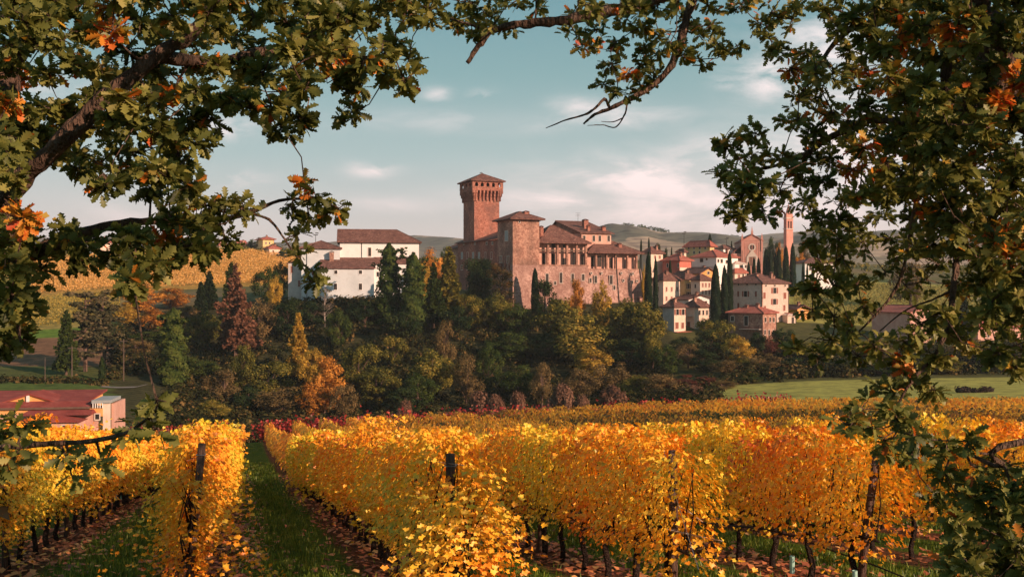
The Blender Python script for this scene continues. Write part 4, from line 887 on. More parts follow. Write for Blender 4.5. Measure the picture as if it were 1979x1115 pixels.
# small arches joining the corbels, then the parapet with its windows left open
m = MB(); m.box(-ov + .04, pt + ov - .04, -ov + .04, qt + ov - .04, z2 - .25, z2 + .55); 
def pier(m, L_, ax, side, n, z0, z1_, zarch):
    tot = L_ + 2 * ov; wo = tot / (n * 1.9 + .9); gap = (tot - n * wo) / (n + 1)
    for k in range(n + 1):
        a = -ov + k * (wo + gap); b = a + gap
        if ax == 'p': q = (-ov, -ov + .45) if side == 0 else (qt + ov - .45, qt + ov); m.box(a, b, q[0], q[1], z0, z1_)
        else: q = (-ov, -ov + .45) if side == 0 else (pt + ov - .45, pt + ov); m.box(q[0], q[1], a + (.452 if k == 0 else 0), b - (.452 if k == n else 0), z0, z1_)
        if k < n:                                                        # arched head over each opening
            for j, (f0, f1, dz) in enumerate(((0, .18, .28), (.18, .36, .12), (.64, .82, .12), (.82, 1, .28))):
                u0, u1 = b + wo * f0, b + wo * f1
                if ax == 'p': m.box(u0, u1, q[0] + .003, q[1] - .003, zarch - dz, zarch)
                else: m.box(q[0] + .003, q[1] - .003, u0, u1, zarch - dz, zarch)
zo0 = z2 + .95; zo1 = z3 - .3
m.box(-ov, pt + ov, -ov, qt + ov, z2 + .553, zo0)
for ax, L_, n in (('p', pt, 5), ('q', qt, 3)):
    for side in (0, 1): pier(m, L_, ax, side, n, zo0, zo1, zo1)
m.box(-ov, pt + ov, -ov, qt + ov, zo1, z3)
m.build('tower_parapet', M['brick'], T.o)
m = MB(); m.box(.6, pt - .6, .6, qt - .6, zo0, zo1); m.build('tower_dark_fill', M['dark'], T.o)  # near-black block paints the unlit space behind the open arches
m = MB(); m.box(-ov - .12, pt + ov + .12, -ov - .12, qt + ov + .12, z2 + .6, z2 + .74); m.build('string_course', M['oldbrick'], T.o)
T.roof('roof', -ov, pt + ov, -ov, qt + ov, z3 + .22, za - z3, 'hip', o=.65, name='tower_roof')
m = MB(); m.tube([(pt / 2, qt / 2, za), (pt / 2, qt / 2, za + .9)], .06); m.box(pt / 2 - .5, pt / 2 + .5, qt / 2 - .03, qt / 2 + .03, za + .5, za + .7); m.build('weather_vane', M['iron'], T.o)
m = MB(); m.box(-.03, pt + .03, -.03, qt + .03, z1 - .5, z1 - .3); m.build('tower_band', M['oldbrick'], T.o)
# left wing, shaded long wall
ql = C.q_at(885, 1.); zl = C.z(465, 1, 22)
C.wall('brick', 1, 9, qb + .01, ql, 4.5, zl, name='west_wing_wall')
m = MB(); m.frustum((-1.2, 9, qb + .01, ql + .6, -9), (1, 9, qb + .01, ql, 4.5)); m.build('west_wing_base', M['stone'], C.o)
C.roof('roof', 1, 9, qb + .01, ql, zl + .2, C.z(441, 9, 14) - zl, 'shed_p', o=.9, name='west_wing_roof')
C.chimney(3.5, C.q_at(928, 3.5), zl + .5, C.z(448, 3.5, 20), 1.2, 'brick')
for px in (893, 904, 914.5, 926, 938, 950): C.window('L', px, 494, 3.0, 12, 1., 'closed', shut='greyshutter' if px in (893, 914.5, 926) else 'shutter')
for px in (893, 904, 950): C.window('L', px, 517, 3.5, 9, 1.)
for px in (897, 918, 941, 952): C.window('L', px, 470, 3.0, 5, 1.)
# annex beyond the west wing
x0 = C.q_at(866, 3.); zx = C.z(480, 3, ql + 6); C.wall('oldbrick', 3, 9, ql + .02, x0, -4, zx, name='annex_wall'); C.roof('roof', 3, 9, ql + .02, x0, zx + .1, 1.9, 'hip', o=.8, name='annex_roof')
# east wing with the high loggia
p1 = C.p_at(1137, 1.5); QF_, QB = 1.5, 3.3
zf = C.z(513, 12, QF_); ze = C.z(470, 12, QF_)
C.wall('stone', pb + .01, p1, QF_, 14, -9, zf, name='east_wing_wall')
C.wall('pink_plaster', pb + .01, p1 - .3, QB, 14, zf + .003, ze + 1.2, name='loggia_wall')
C.roof('roof', pb + .3, p1, QF_ - .6, 17, ze + .15, C.z(438, 12, 9) - ze + .3, 'hip', o=.55, name='east_wing_roof')
m = MB(); m.box(pb + .01, p1 + .1, QF_ - .12, QF_ + .3, zf - .1, zf + .25); m.build('loggia_ledge', M['oldbrick'], C.o)
def posts(pxs, q, z0f, z1f, w=.42):
    for px in pxs:
        p = C.p_at(px, q); m = MB(); m.box(p - w, p + w, q, q + .75, z0f(p), z1f(p)); m.box(p - w - .1, p + w + .1, q - .06, q + .85, z1f(p) - .35, z1f(p) - .12); m.build('loggia_pillar', M['oldbrick'], C.o)
posts([1059.6, 1078, 1096.5, 1115, 1133.2], QF_, lambda p: zf + .25, lambda p: ze + .35, .3)
m = MB(); m.box(pb + .02, p1, QF_ + .2, QF_ + .5, C.z(485, 12, 2), C.z(482.5, 12, 2)); m.build('loggia_beam', M['wood'], C.o)
m = MB(); m.box(pb + .02, p1, QF_ + .05, QF_ + .35, ze - .05, ze + .3); m.build('eave_beam', M['wood'], C.o)
for px, py, ww, hh in ((1051.5, 500, 5, 20), (1069.5, 502, 6, 22), (1069.5, 474, 6, 8), (1091, 506, 6, 13), (1091, 474, 5, 6), (1110, 500, 4, 22), (1127.5, 508, 6, 30)):
    C.window('R', px, py, ww, hh, QB, 'plain', trim='brownshutter')
for px, py, ww, hh in ((1057.3, 538, 5.5, 18), (1084, 537, 5.5, 20), (1106.5, 537, 5, 16), (1127, 536, 5, 12), (1044.5, 547, 3, 5), (1072.8, 547, 4.5, 6)):
    C.window('R', px, py, ww, hh, QF_, 'plain')
# far loggia
qf2 = 2.2; p2 = C.p_at(1238.5, qf2); zf2 = C.z(519, 24, qf2); e1_ = C.z(481, p1, qf2); e2_ = C.z(497, p2, qf2)
ee = (e1_ + e2_) / 2 - .1
m = MB(); m.frustum((p1 + .01, p2 + 2.3, qf2 - 1.6, 15, -9), (p1 + .01, p2, qf2, 13, zf2)); m.build('rampart_wall', M['stone'], C.o)
C.wall('pink_plaster', p1 + .01, p2 - .6, qf2 + 1.5, 13, zf2 + .003, ee + .8, name='far_loggia_wall')
C.roof('roof', p1 + .3, p2, qf2 - .5, 15, ee + .1, C.z(466, 26, 8) - ee, 'hip', o=.7, name='far_loggia_roof')
posts([1152.5, 1173, 1190.5, 1213, 1231], qf2, lambda p: zf2 + .003, lambda p: ee + .15, .24)
m = MB(); m.box(p1 + .02, p2, qf2 + .05, qf2 + .35, ee - .2, ee + .12); m.build('eave_beam', M['wood'], C.o)
m = MB(); m.box(p1 + .02, p2 - .02, qf2 - .1, qf2 + .2, zf2 - .3, zf2 - .05); m.build('rampart_ledge', M['oldbrick'], C.o)
for px, py, ww, hh in ((1146, 505, 6, 19), (1158, 505, 6, 19), (1170, 506, 3, 18), (1180, 508, 4, 18), (1210, 510, 5, 16)): C.window('R', px, py, ww, hh, qf2 + 1.5, 'plain', trim='brownshutter')
for px, py, ww, hh in ((1151, 540, 5, 14), (1181, 541, 5.5, 17), (1141, 542, 4, 8), (1187, 556, 4, 8), (1205, 542, 2.5, 4), (1222, 545, 2.5, 5), (1223, 529, 2.5, 4), (1201, 528, 2, 3), (1231, 543, 2.5, 4), (1163, 528, 2, 3), (1143, 528, 2, 3)):
    C.window('R', px, py, ww, hh, qf2 - .55, 'plain')
m = MB(); pp = C.p_at(1191.5, qf2)
m.tube([(pp, qf2 - .1, zf2 + 3.5), (pp, qf2 - .15, zf2), (pp + .6, qf2 - 1.5, -5)], .13, 6); pp = C.p_at(1236, qf2); m.tube([(pp, qf2 - .1, zf2 + 3.5), (pp, qf2 - .2, zf2), (pp + 1.4, qf2 - 1.5, -5)], .16, 6); m.build('drain_pipe', M['iron'], C.o)
# upper block with its lopsided gable
qu = 6.5; u0 = C.p_at(1123.7, qu); u1 = C.p_at(1181.2, qu); qd = 22.; zu = C.z(450.5, u0, qu); zr = C.z(428.5, u0, qu + 16)
C.wall('pink_plaster', u0, u1, qu, qu + qd, 3, zu, name='upper_block_wall', label='sunlit orange-pink upper block')
C.roof('roof', u0, u1, qu, qu + qd, zu + .25, zr - zu, 'gable', o=.8, ridge='p', pos=.72, wallmat='oldbrick', name='upper_block_roof')
for px in (1129, 1147.5, 1159, 1176.2): C.window('R', px, 461, 4.5, 11, qu, 'plain')
for px in (1130, 1148, 1159): C.window('R', px, 477.5, 3.5, 3.5, qu, 'plain')
for px, q, top, ww in ((1131, qu + 6, 425, 1.5), (1137, qu + 2, 436, .9), (1166, qu + 3, 438.5, 1.1)):
    p = C.p_at(px, q); C.chimney(p, q, zu + (q - qu) * .2, C.z(top, p, q), ww, 'brick')
q = 9; p = C.p_at(1197, 5); C.chimney(p, 5, ee + .5, C.z(471, p, 5), 1.1, 'brick')
p = C.p_at(1046, 4); C.chimney(p, 4, ze, C.z(438, p, 4), 1.0, 'brick')
p = C.p_at(1117, 20); m = MB(); zz = C.z(434, p, 20); zz2 = C.z(412, p, 20); m.tube([(p, 20, zz - 1), (p, 20, zz2)], .05); [m.tube([(p - .9, 20, zz2 - k * .5), (p + .9, 20, zz2 - k * .5)], .03) for k in range(3)]; m.build('antenna', M['iron'], C.o)
ivy_wall('ivy', 'dark ivy cloaking the shaded castle wall left of the bastion', [(a + R.uniform(-4, 4), b, R.uniform(9, 15)) for a in range(912, 952, 10) for b in range(510, 600, 10)], 287, L['dark'])
ivy_wall('ivy', 'reddish green ivy climbing the bastion corner', [(a + R.uniform(-3, 3), b, R.uniform(7, 11)) for a, b in ((954, 515), (962, 520), (970, 524), (950, 528), (960, 532), (972, 536), (982, 530), (955, 545), (966, 548), (978, 550), (986, 548), (960, 562), (974, 566), (986, 566), (965, 580), (980, 584), (990, 580))], 281, leaf_mat('mixed_ivy', [(0, (.02, .03, .01)), (.5, (.06, .05, .02)), (1, (.20, .09, .03))], .2))

# ---- the white house
Wh = House('white_house', 'rambling white plastered house with brown tiled roofs beside the castle', 'house', 657, 290, 9, 575)
p1 = Wh.p_at(809.5); zu = Wh.z(469)
Wh.wall('white', 0, p1, 0, 13, -5, zu)
Wh.roof('roof', 0, p1, 0, 13, zu + .25, Wh.z(445.5, 5, 6.5) - zu, 'hip', left=0, o=.8)
m = MB(); m.add([(.01, 0, zu), (.01, 13, zu), (.01, 6.5, Wh.z(445.5, 5, 6.5) - .35), (.4, 0, zu), (.4, 13, zu), (.4, 6.5, Wh.z(445.5, 5, 6.5) - .35)], [(0, 2, 1), (3, 4, 5), (0, 3, 5, 2), (1, 2, 5, 4)]); m.build('gable_wall', M['white'], Wh.o)
for px in (714.4, 777): Wh.window('R', px, 487, 5, 16, 0, 'plain')
m = MB(); pp = Wh.p_at(699); m.tube([(pp, -.12, zu), (pp, -.12, 4)], .08, 6); m.build('drain_pipe', M['iron'], Wh.o)
Wl = House('x', 'x', 'x', 620, 279, 6, 580)
# lower block, in the same frame
qa = -9.; pa0 = Wh.p_at(620.5, qa); pa1 = Wh.p_at(723, qa); za = Wh.z(519, pa0, qa)
Wh.wall('shaded_white', pa0, pa1, qa, -.01, -6, za, name='lower_block_wall')
Wh.roof('roof', pa0, pa1, qa, -.3, za + .15, Wh.z(498, 0, -1) - za, 'shed_q', o=.45, name='lower_block_roof')
for px, py, hh in ((649, 526, 7), (696.6, 526, 7), (648.4, 554, 12), (696.6, 554, 12)): Wh.window('R', px, py, 6.0, hh, qa, 'plain', trim='white')
qc = -4.; pc1 = Wh.p_at(786, qc); Wh.wall('white', pa1 + .01, pc1, qc, -.012, -6, Wh.z(509, pa1, qc), name='side_block_wall')
Wh.roof('roof', pa1 + .5, pc1, qc, -.3, Wh.z(508.5, pa1, qc), Wh.z(495, pa1, 0) - Wh.z(507, pa1, qc), 'shed_q', o=.45, name='side_block_roof')
for px in (730, 765): Wh.window('R', px, 530, 4.5, 9, qc, 'plain', trim='white')
Wh.chimney(Wh.p_at(641, -3), -3, za + 1, Wh.z(487, 0, -3), 1.2, 'oldbrick')
# left block and low annex
pl0 = Wh.p_at(582.5, -2); pl1 = pa0 - .01; zl = Wh.z(480, pl0, -2)
Wh.wall('shaded_white', pl0, -.02, -2, 9, -6, zl, name='side_tower_wall'); Wh.roof('roof', pl0, -.02, -2, 9, zl + .1, Wh.z(466, pl0, 4) - zl, 'hip', o=.7, name='side_tower_roof')
pn0 = Wh.p_at(557, 1); zn = Wh.z(509, pn0, 1); Wh.wall('grey', pn0, pl0 - .01, 1, 9, -8, zn, name='annex_wall'); Wh.roof('roof', pn0, pl0 - .01, 1, 9, zn + .1, 1.6, 'shed_p', o=.4, name='annex_roof')
Wh.window('R', 564, 521, 4, 13, 1, 'closed'); Wh.window('R', 578, 548, 4, 12, 1, 'closed'); 
m = MB(); pp = Wh.p_at(593, -2); m.tube([(pp, -2.12, zl), (pp, -2.12, -3)], .08, 6); m.build('drain_pipe', M['iron'], Wh.o)
bpy.data.objects.remove(Wl.o)

# ---- the village
def rows(f, pxs, pys, w_, h_, st='plain'): return [(f, x, y, w_, h_, st) for y in pys for x in pxs]
h = simple('village_house', 'tall four-storey stone house with red-brown shutters above the red-roofed brick house', 1473, 287, 45, 640, 71, 51, 547, 529, 'rosestone', 'roof', wins=
   [('L', x, 550, 3, 3) for x in (1411.5, 1427.5, 1444, 1461)] + [('L', x, 568, 4, 11, 'closed') for x in (1406, 1427, 1461)] + [('L', 1441, 568, 6, 11, 'shut'), ('L', 1410.5, 568, 4, 11)] + [('L', x, 591, 4, 11, 'closed') for x in (1427, 1462)] + [('L', 1411, 591, 5, 11, 'shut')] +
   [('R', x, 552, 3, 3) for x in (1480, 1497, 1517)] + [('R', 1477, 571, 4.5, 12, 'closed'), ('R', 1478, 596, 4, 10, 'closed'), ('R', 1497, 561.5, 6, 11, 'shut'), ('R', 1496.5, 583, 6, 11, 'shut'), ('R', 1516.5, 571.5, 5, 12, 'closed'), ('R', 1515.5, 595, 4, 11, 'closed'), ('R', 1515, 620, 4, 11, 'closed'), ('R', 1492, 618, 4, 10, 'closed')], chim=[(1462, -4, 534)][:0])
h.chimney(5, 5, h.z(540), h.z(529, 5, 5), 1.1); h.chimney(11, 3, h.z(543), h.z(533, 11, 3), .9)
m = MB()
for zz, (x, y) in ((h.z(633), (0, 0)),): m.box(-.06, .25, -.06, .25, -3, h.z(548))
m.box(h.p_at(1524) - .2, h.p_at(1524) + .06, -.06, .2, -3, h.z(549)); m.build('quoins', M['oldbrick'], h.o)
h = simple('brick_house', 'small brick house with bright red hipped roof and an iron balcony', 1474.3, 262, 52, 668, 67, 26, 605, 590.5, 'oldbrick', 'roofred', wins=
   [('L', 1415.6, 616, 6, 9), ('L', 1442, 620, 7, 18)] + [('R', x, 618, 3, 9) for x in (1479, 1488, 1495)] + [('R', x, 642, 3, 9) for x in (1478, 1486, 1494)], trim='trim')
m = MB(); q0, q1 = h.q_at(1471), h.q_at(1432); zb = h.z(635, 0, 6); m.box(-1.3, -.003, q0, q1, zb - .12, zb)
b_ = m.build('balcony', M['trim'], h.o); m = MB(); m.box(-1.3, -1.25, q0, q1, zb + .95, zb + 1.0)
for k in range(40): q = q0 + (q1 - q0) * k / 39; m.box(-1.29, -1.26, q - .02, q + .02, zb, zb + .95)
m.build('railing', M['iron'], b_); h.chimney(3, 6, h.z(603), h.z(590, 3, 6), .8)
simple('terrace_annex', 'low cream annex with a flat terrace beside the tall stone house', 1522, 292, 20, 640, 3, 17, 609, 606, 'cream', 'trim', 'hip', [('R', 1532, 619, 4, 12)], L2=6, o=.25, cat='annex')
simple('village_house', 'ochre cottage with a single gable just beyond the terrace annex', 1541, 300, 20, 640, 3, 24, 596, 589, 'orange', 'roof', 'gable', [('R', 1550, 602, 4, 5), ('R', 1549, 618, 5, 8)], L2=8, ridge='q')
h = simple('village_house', 'narrow pink-fronted house with paired shuttered windows, lowest in the village', 1303, 270, 38, 640, 22, 23, 593, 581, 'cream', 'roof', 'hip', [('R', 1309, 603, 5, 11, 'shut'), ('R', 1320, 603, 5, 11, 'shut'), ('R', 1308, 629, 6, 12, 'closed'), ('R', 1319, 629, 5, 11, 'closed')])
h.wall('grey', -.06, .0 - .003, .2, h.q_at(1281), -6, h.z(594), name='shade_side_wall')  # grey slab over the cream wall paints the shade of the left face
m = MB(); m.box(-.3, h.p_at(1345), -1.2, -.1, h.z(641) - .2, h.z(641)); m.build('porch_roof', M['roofred'], h.o)
h.chimney(-1 + 2, 14, h.z(590), h.z(575, 1, 14), 1.)
h = simple('village_house', 'house with a slate-toned roof and small balcony beside the narrow pink-fronted one', 1342, 276, 30, 640, 20, 29, 593, 577, 'cream', 'roof', 'hip', [('R', 1352, 604, 3, 9), ('R', 1359, 604, 3, 9), ('R', 1366, 604, 3, 9), ('R', 1350, 626, 6, 11), ('R', 1364, 626, 3, 9), ('L', 1331, 627, 6, 10, 'closed')])
m = MB(); m.box(-1.1, -.003, .5, h.q_at(1326), h.z(612), h.z(611.3)); m.build('balcony', M['trim'], h.o)
simple('village_house', 'low white gabled house behind the slate-toned roof', 1331, 290, 22, 620, 6, 48, 578, 569.5, 'white', 'roof', 'gable', [('R', 1364, 585, 4, 6)], L2=9, ridge='q')
simple('village_house', 'rose house with a shaded grey end wall beside the slim castle cypress', 1282, 297, 34, 600, 22, 33, 541, 526.5, 'cream', 'roof', 'hip', [('R', x, y, 2.6, 8, 'closed') for x in (1288, 1298, 1308.5) for y in (559, 577)] + [('L', 1271.5, 558.5, 4, 9, 'closed'), ('L', 1272, 543, 3, 4)])
simple('village_house', 'brown-roofed yellow house stepping uphill behind the rose house', 1323.5, 306, 34, 600, 38, 26, 539, 524, 'yellow', 'roof', 'hip', [('R', x, y, 3, 9, 'shut') for x in (1330, 1337) for y in (553, 569)] + [('R', 1344, 553, 4, 8), ('L', 1310, 553, 3, 7)], shut='brownshutter')
simple('village_house', 'pinkish house with tightly set shuttered windows left of the big cypress', 1353, 300, 34, 600, 18, 22, 541, 530, 'cream', 'roof', 'hip', [('R', x, y, 2.6, 8, 'closed') for x in (1358, 1364, 1370.5) for y in (551, 565)] + [('L', 1344, 553, 3, 7)])
simple('village_house', 'orange house with a mono-pitch roof behind the big cypress', 1354, 322, 30, 580, 4, 30, 527, 518, 'orange', 'roof', 'gable', [('R', 1369, 527.5, 4, 5), ('R', 1366, 540, 4, 8)], L2=10, ridge='q')
simple('village_house', 'large red-roofed house with one side grey in shade below the cream villa', 1384.7, 345, 42, 545, 48, 42, 496, 483.6, 'white', 'roofred', 'hip', [('L', 1356, 503, 6, 7), ('L', 1366, 501, 3, 3), ('L', 1358, 517, 4, 5), ('R', 1388, 504, 3, 6), ('R', 1394.5, 504.5, 4, 7), ('R', 1404, 506, 3, 6)]).wall('grey', -.06, -.003, .1, 24, -4, 5.5, name='shade_side_wall')  # grey slab on the left face: its shade as a colour
simple('villa', 'cream villa with a red hipped roof on the hill crest', 1372, 385, 40, 505, 48, 9, 476, 465.6, 'yellow', 'roofred', 'hip', [('L', x, 479.5, 3, 4) for x in (1331, 1341.5, 1352.5, 1363)] + [('L', x, 488, 3, 5) for x in (1330, 1341.5, 1352)], o=.9)
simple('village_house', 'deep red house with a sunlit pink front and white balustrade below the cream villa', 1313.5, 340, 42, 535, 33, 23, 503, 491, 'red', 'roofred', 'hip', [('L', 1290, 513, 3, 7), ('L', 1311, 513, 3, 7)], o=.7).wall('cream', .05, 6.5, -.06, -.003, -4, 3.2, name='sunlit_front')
simple('roof_turret', 'little square turret rising behind the deep red house', 1322, 352, 40, 510, 14, 5, 487, 481.5, 'cream', 'roof', 'hip', [], o=.5, cat='turret')
simple('village_house', 'pale pink house with a dark hipped roof at the end of the castle', 1258, 345, 38, 530, 18, 24, 489, 477.5, 'cream', 'roof', 'hip', [('R', 1266, 497, 3, 6, 'closed'), ('R', 1275, 497, 3, 6, 'closed')])
simple('village_house', 'white house with a balustraded terrace below the church', 1420, 350, 25, 540, 5, 24, 509, 504, 'white', 'trim', 'hip', [('R', 1432, 515, 5, 6), ('R', 1441, 515, 3, 5)], o=.3, L2=8)
simple('village_house', 'cream house with small roofs tucked right of the tallest of three cypresses', 1420, 325, 30, 560, 6, 22, 527, 519, 'cream', 'roofred', 'hip', [('R', 1428, 534, 4, 7, 'closed'), ('R', 1436, 533, 3, 6)])
simple('village_house', 'low roof cluster on the crest between villa and church', 1398, 400, 40, 500, 14, 20, 480, 474, 'white', 'roof', 'hip', [('R', 1405, 484, 4, 4)])
simple('farmhouse', 'white farmhouse with grey-brown roof right of the bell tower', 1556, 370, 12, 545, 3, 60, 508, 499, 'white', 'roof', 'hip', [('R', x, 518, 4, 8) for x in (1566, 1580, 1595, 1607)], L2=10)
simple('farmhouse', 'ochre farmhouse with a pink gable glimpsed through the oak branches', 1758, 262, 22, 660, 14, 70, 603, 590, 'pink_plaster', 'roofred', 'gable', [('R', x, 615, 5, 8) for x in (1775, 1795, 1815)], L2=14, ridge='q')
simple('farmhouse', 'low pink house beyond the meadow near the dark trees', 1890, 270, 22, 680, 10, 90, 634, 622, 'pink_plaster', 'roofred', 'hip', [('R', x, 648, 4, 7) for x in (1910, 1930, 1950)], L2=12)
0 and simple('farmhouse', 'long pink barn on the slope above the ochre farmhouse', 1770, 300, 15, 630, 6, 70, 560, 552, 'cream', 'roofred', 'gable', [('R', x, 575, 4, 8) for x in (1790, 1810)], L2=10)
# skyline houses left
simple('skyline_house', 'small white house with a red roof on the crest above the golden hillside', 463, 545, 30, 490, 5, 16, 476, 465, 'white', 'roofred', 'gable', [('R', 468, 482, 3, 4), ('R', 474, 482, 3, 4)], L2=12, ridge='p')
simple('skyline_house', 'pinkish house with low roof left of the orange poplar on the crest', 424, 545, 30, 490, 4, 18, 474, 467, 'cream', 'roofred', 'hip', [('R', 432, 480, 3, 4)], L2=10)
simple('skyline_house', 'pale villa with a flat hipped roof and chimney on the crest', 508, 530, 30, 490, 4, 22, 462, 458, 'yellow', 'roofred', 'hip', [('R', 514, 470, 2, 4), ('R', 521, 470, 2, 4)], L2=12, o=1.)
simple('skyline_house', 'pink house half hidden by oak leaves on the crest', 520, 500, 30, 500, 4, 22, 480, 474, 'cream', 'roofred', 'hip', [('R', 528, 486, 3, 4)], L2=10)
simple('skyline_house', 'house with red roof glimpsed through the upper oak leaves on the crest', 178, 560, 30, 490, 6, 40, 468, 458, 'cream', 'roofred', 'hip', [('R', 190, 475, 3, 4)], L2=12)

# ---- church and bell tower
Ch = House('church', 'red brick gabled church with a rose window and side aisles on the hill crest', 'church', 1433, 400, -6, 515)
pw = Ch.p_at(1474); zc = Ch.z(466, 0, 0); 
Ch.wall('churchbrick', 0, pw, 0, 24, -6, zc); Ch.roof('roofred', 0, pw, 0, 24, zc + .2, Ch.z(453, pw / 2, 0) - zc, 'gable', o=.35, ridge='q', wallmat='churchbrick')
Ch.wall('churchbrick', Ch.p_at(1416), -.01, 1, 22, -6, Ch.z(490), name='aisle_wall'); Ch.roof('roofred', Ch.p_at(1416), -.02, 1, 22, Ch.z(489), Ch.z(474) - Ch.z(489), 'shed_p', o=.2, name='aisle_roof')
m = MB(); pc = pw / 2; zc_ = Ch.z(478, pc)
for k in range(20):
    t0, t1 = k * math.pi / 10, (k + 1) * math.pi / 10
    m.add([(pc + math.cos(t) * r, -.12, zc_ + math.sin(t) * r) for t, r in ((t0, 1.0), (t1, 1.0), (t1, 1.5), (t0, 1.5))] + [(pc + math.cos(t) * r, .02, zc_ + math.sin(t) * r) for t, r in ((t0, 1.0), (t1, 1.0), (t1, 1.5), (t0, 1.5))], [(0, 3, 2, 1), (0, 1, 5, 4), (2, 3, 7, 6)])
ro = m.build('rose_window', M['trim'], Ch.o)
m = MB(); m.add([(pc + math.cos(k * .314), -.04, zc_ + math.sin(k * .314)) for k in range(20)], [tuple(range(20))]); m.build('pane', M['dark'], ro)
m = MB(); zd = Ch.z(509, pc); m.add([(pc - 2.2, -.3, zd + 2.6), (pc + 2.2, -.3, zd + 2.6), (pc, -.3, zd + 5.6), (pc - 2.2, .01, zd + 2.6), (pc + 2.2, .01, zd + 2.6), (pc, .01, zd + 5.6)], [(0, 1, 2), (0, 2, 5, 3), (1, 4, 5, 2), (0, 3, 4, 1)]); m.box(pc - 2.2, pc - 1.3, -.3, .01, zd - 1, zd + 2.59); m.box(pc + 1.3, pc + 2.2, -.3, .01, zd - 1, zd + 2.59)
po = m.build('portal', M['trim'], Ch.o); MB().box(pc - 1.28, pc + 1.28, -.06, .0, zd - 1, zd + 2.55).build('door', M['brownshutter'], po)
for p in (0.3, pw - .3, pc):
    zz = Ch.z(466) + (0 if p != pc else Ch.z(453, pc) - zc); m = MB(); m.box(p - .4, p + .4, -.3, .5, zz - (4 if p != pc else .3), zz + 1); m.frustum((p - .4, p + .4, -.3, .5, zz + 1), (p - .02, p + .02, .08, .12, zz + 3.2)); m.build('pinnacle', M['churchbrick'], Ch.o)
m = MB()
for k in range(9): p = .6 + (pw - 1.2) * k / 8; m.box(p - .12, p + .12, -.1, .01, 0, zc - .6)
m.build('pilaster', M['churchbrick'], Ch.o)
B_ = House('bell_tower', 'slender brick bell tower with paired belfry arches and a pointed spire beside the church', 'bell tower', 1520, 420, 30, 515)
pw = B_.p_at(1532.8); qw = B_.q_at(1514.5)
zb0, zb1, zb2 = B_.z(443), B_.z(430), B_.z(423)
B_.wall('churchbrick', 0, pw, 0, qw, -6, zb0, name='shaft')
m = MB(); m.box(-.25, pw + .25, -.25, qw + .25, zb0, zb0 + .35); m.box(-.3, pw + .3, -.3, qw + .3, zb2, zb2 + .45); m.build('cornice', M['trim'], B_.o)
m = MB()
for (a, b) in ((0, .7), (pw / 2 - .25, pw / 2 + .25), (pw - .7, pw)):
    m.box(a, b, 0, .7, zb0 + .353, zb2); m.box(a, b, qw - .7, qw, zb0 + .353, zb2)
for (a, b) in ((.703, .9), (qw / 2 - .25, qw / 2 + .25), (qw - .9, qw - .703)): m.box(.003, .7, a, b, zb0 + .353, zb2); m.box(pw - .7, pw - .003, a, b, zb0 + .353, zb2)
m.box(0.01, pw - .01, 0.01, qw - .01, zb1 + .6, zb2 - .003); m.build('belfry', M['churchbrick'], B_.o)
MB().box(.9, pw - .9, .9, qw - .9, zb0 + .36, zb1 + .6).build('belfry_louvre', M['greyshutter'], B_.o)
m = MB(); m.box(.15, pw - .15, .15, qw - .15, zb2 + .453, zb2 + 2.2); zs = B_.z(393); n = 8; b0 = len(m.v); cx_, cy_ = pw / 2, qw / 2
m.v += [(cx_ + math.cos(k * math.pi / 4 + .39) * 1.35, cy_ + math.sin(k * math.pi / 4 + .39) * 1.35, zb2 + 2.203) for k in range(8)] + [(cx_, cy_, zs)]; m.f += [(b0 + k, b0 + (k + 1) % 8, b0 + 8) for k in range(8)]; m.build('spire', M['churchbrick'], B_.o)
for a, b in ((.25, .25), (pw - .25, .25), (.25, qw - .25), (pw - .25, qw - .25)): m = MB(); m.frustum((a - .3, a + .3, b - .3, b + .3, zb2 + .453), (a - .03, a + .03, b - .03, b + .03, zb2 + 2.8)); m.build('pinnacle', M['churchbrick'], B_.o)

# ---- orange building at the vineyard foot
Fm = House('farm_building', 'long orange building with red metal roofs at the foot of the vineyard', 'building', -60, 132, 8, 860)
p1 = Fm.p_at(186); z1 = Fm.z(776, p1)
Fm.wall('orange', 0, p1 - 1.2, 0, 8, -3, z1 + .2); Fm.roof('crimson', 0, p1 - 1.2, 0, 8, z1 + .25, Fm.z(760, p1, 5) - z1, 'hip' if False else 'shed_q', o=.5, name='main_roof')
pg0, pg1 = Fm.p_at(2, -1.2), Fm.p_at(110, -1.2); zg = Fm.z(778, pg0, -1); pm = Fm.p_at(58, -1.2); zt_ = Fm.z(760, pm, -1.2)
m = MB(); m.add([(pg0, -1.2, zg), (pg1, -1.2, zg), (pm, -1.2, zt_ - .15), (pg0, 4, zg), (pg1, 4, zg), (pm, 4, zt_ - .15)], [(0, 1, 2), (3, 5, 4), (0, 2, 5, 3), (1, 4, 5, 2)]); m.build('gable_wall', M['orange'], Fm.o)
m = MB(); m.add([(pg0 - .5, -1.5, zg - .1), (pm, -1.5, zt_), (pm, 4.2, zt_), (pg0 - .5, 4.2, zg - .1), (pg1 + .5, -1.5, zg - .1), (pg1 + .5, 4.2, zg - .1)] + [(pg0 - .5, -1.5, zg - .28), (pm, -1.5, zt_ - .18), (pg1 + .5, -1.5, zg - .28)], [(0, 1, 2, 3), (1, 4, 5, 2), (6, 7, 1, 0), (7, 8, 4, 1)]); m.build('gable_roof', M['crimson'], Fm.o)
m = MB(); pz = Fm.p_at(54, -1.3); m.box(pz - .18, pz + .18, -1.45, -1.21, zg, zt_ - .25); m.build('gable_pillar', M['white'], Fm.o)
zc2 = Fm.z(782, 5, -2.5); p2 = Fm.p_at(175, -3)
m = MB(); m.frustum((0, p2, -3.6, -.01, zc2 - .35), (0, p2, -1.3, -.01, zc2 + .25)); m.build('canopy_roof', M['crimson'], Fm.o)
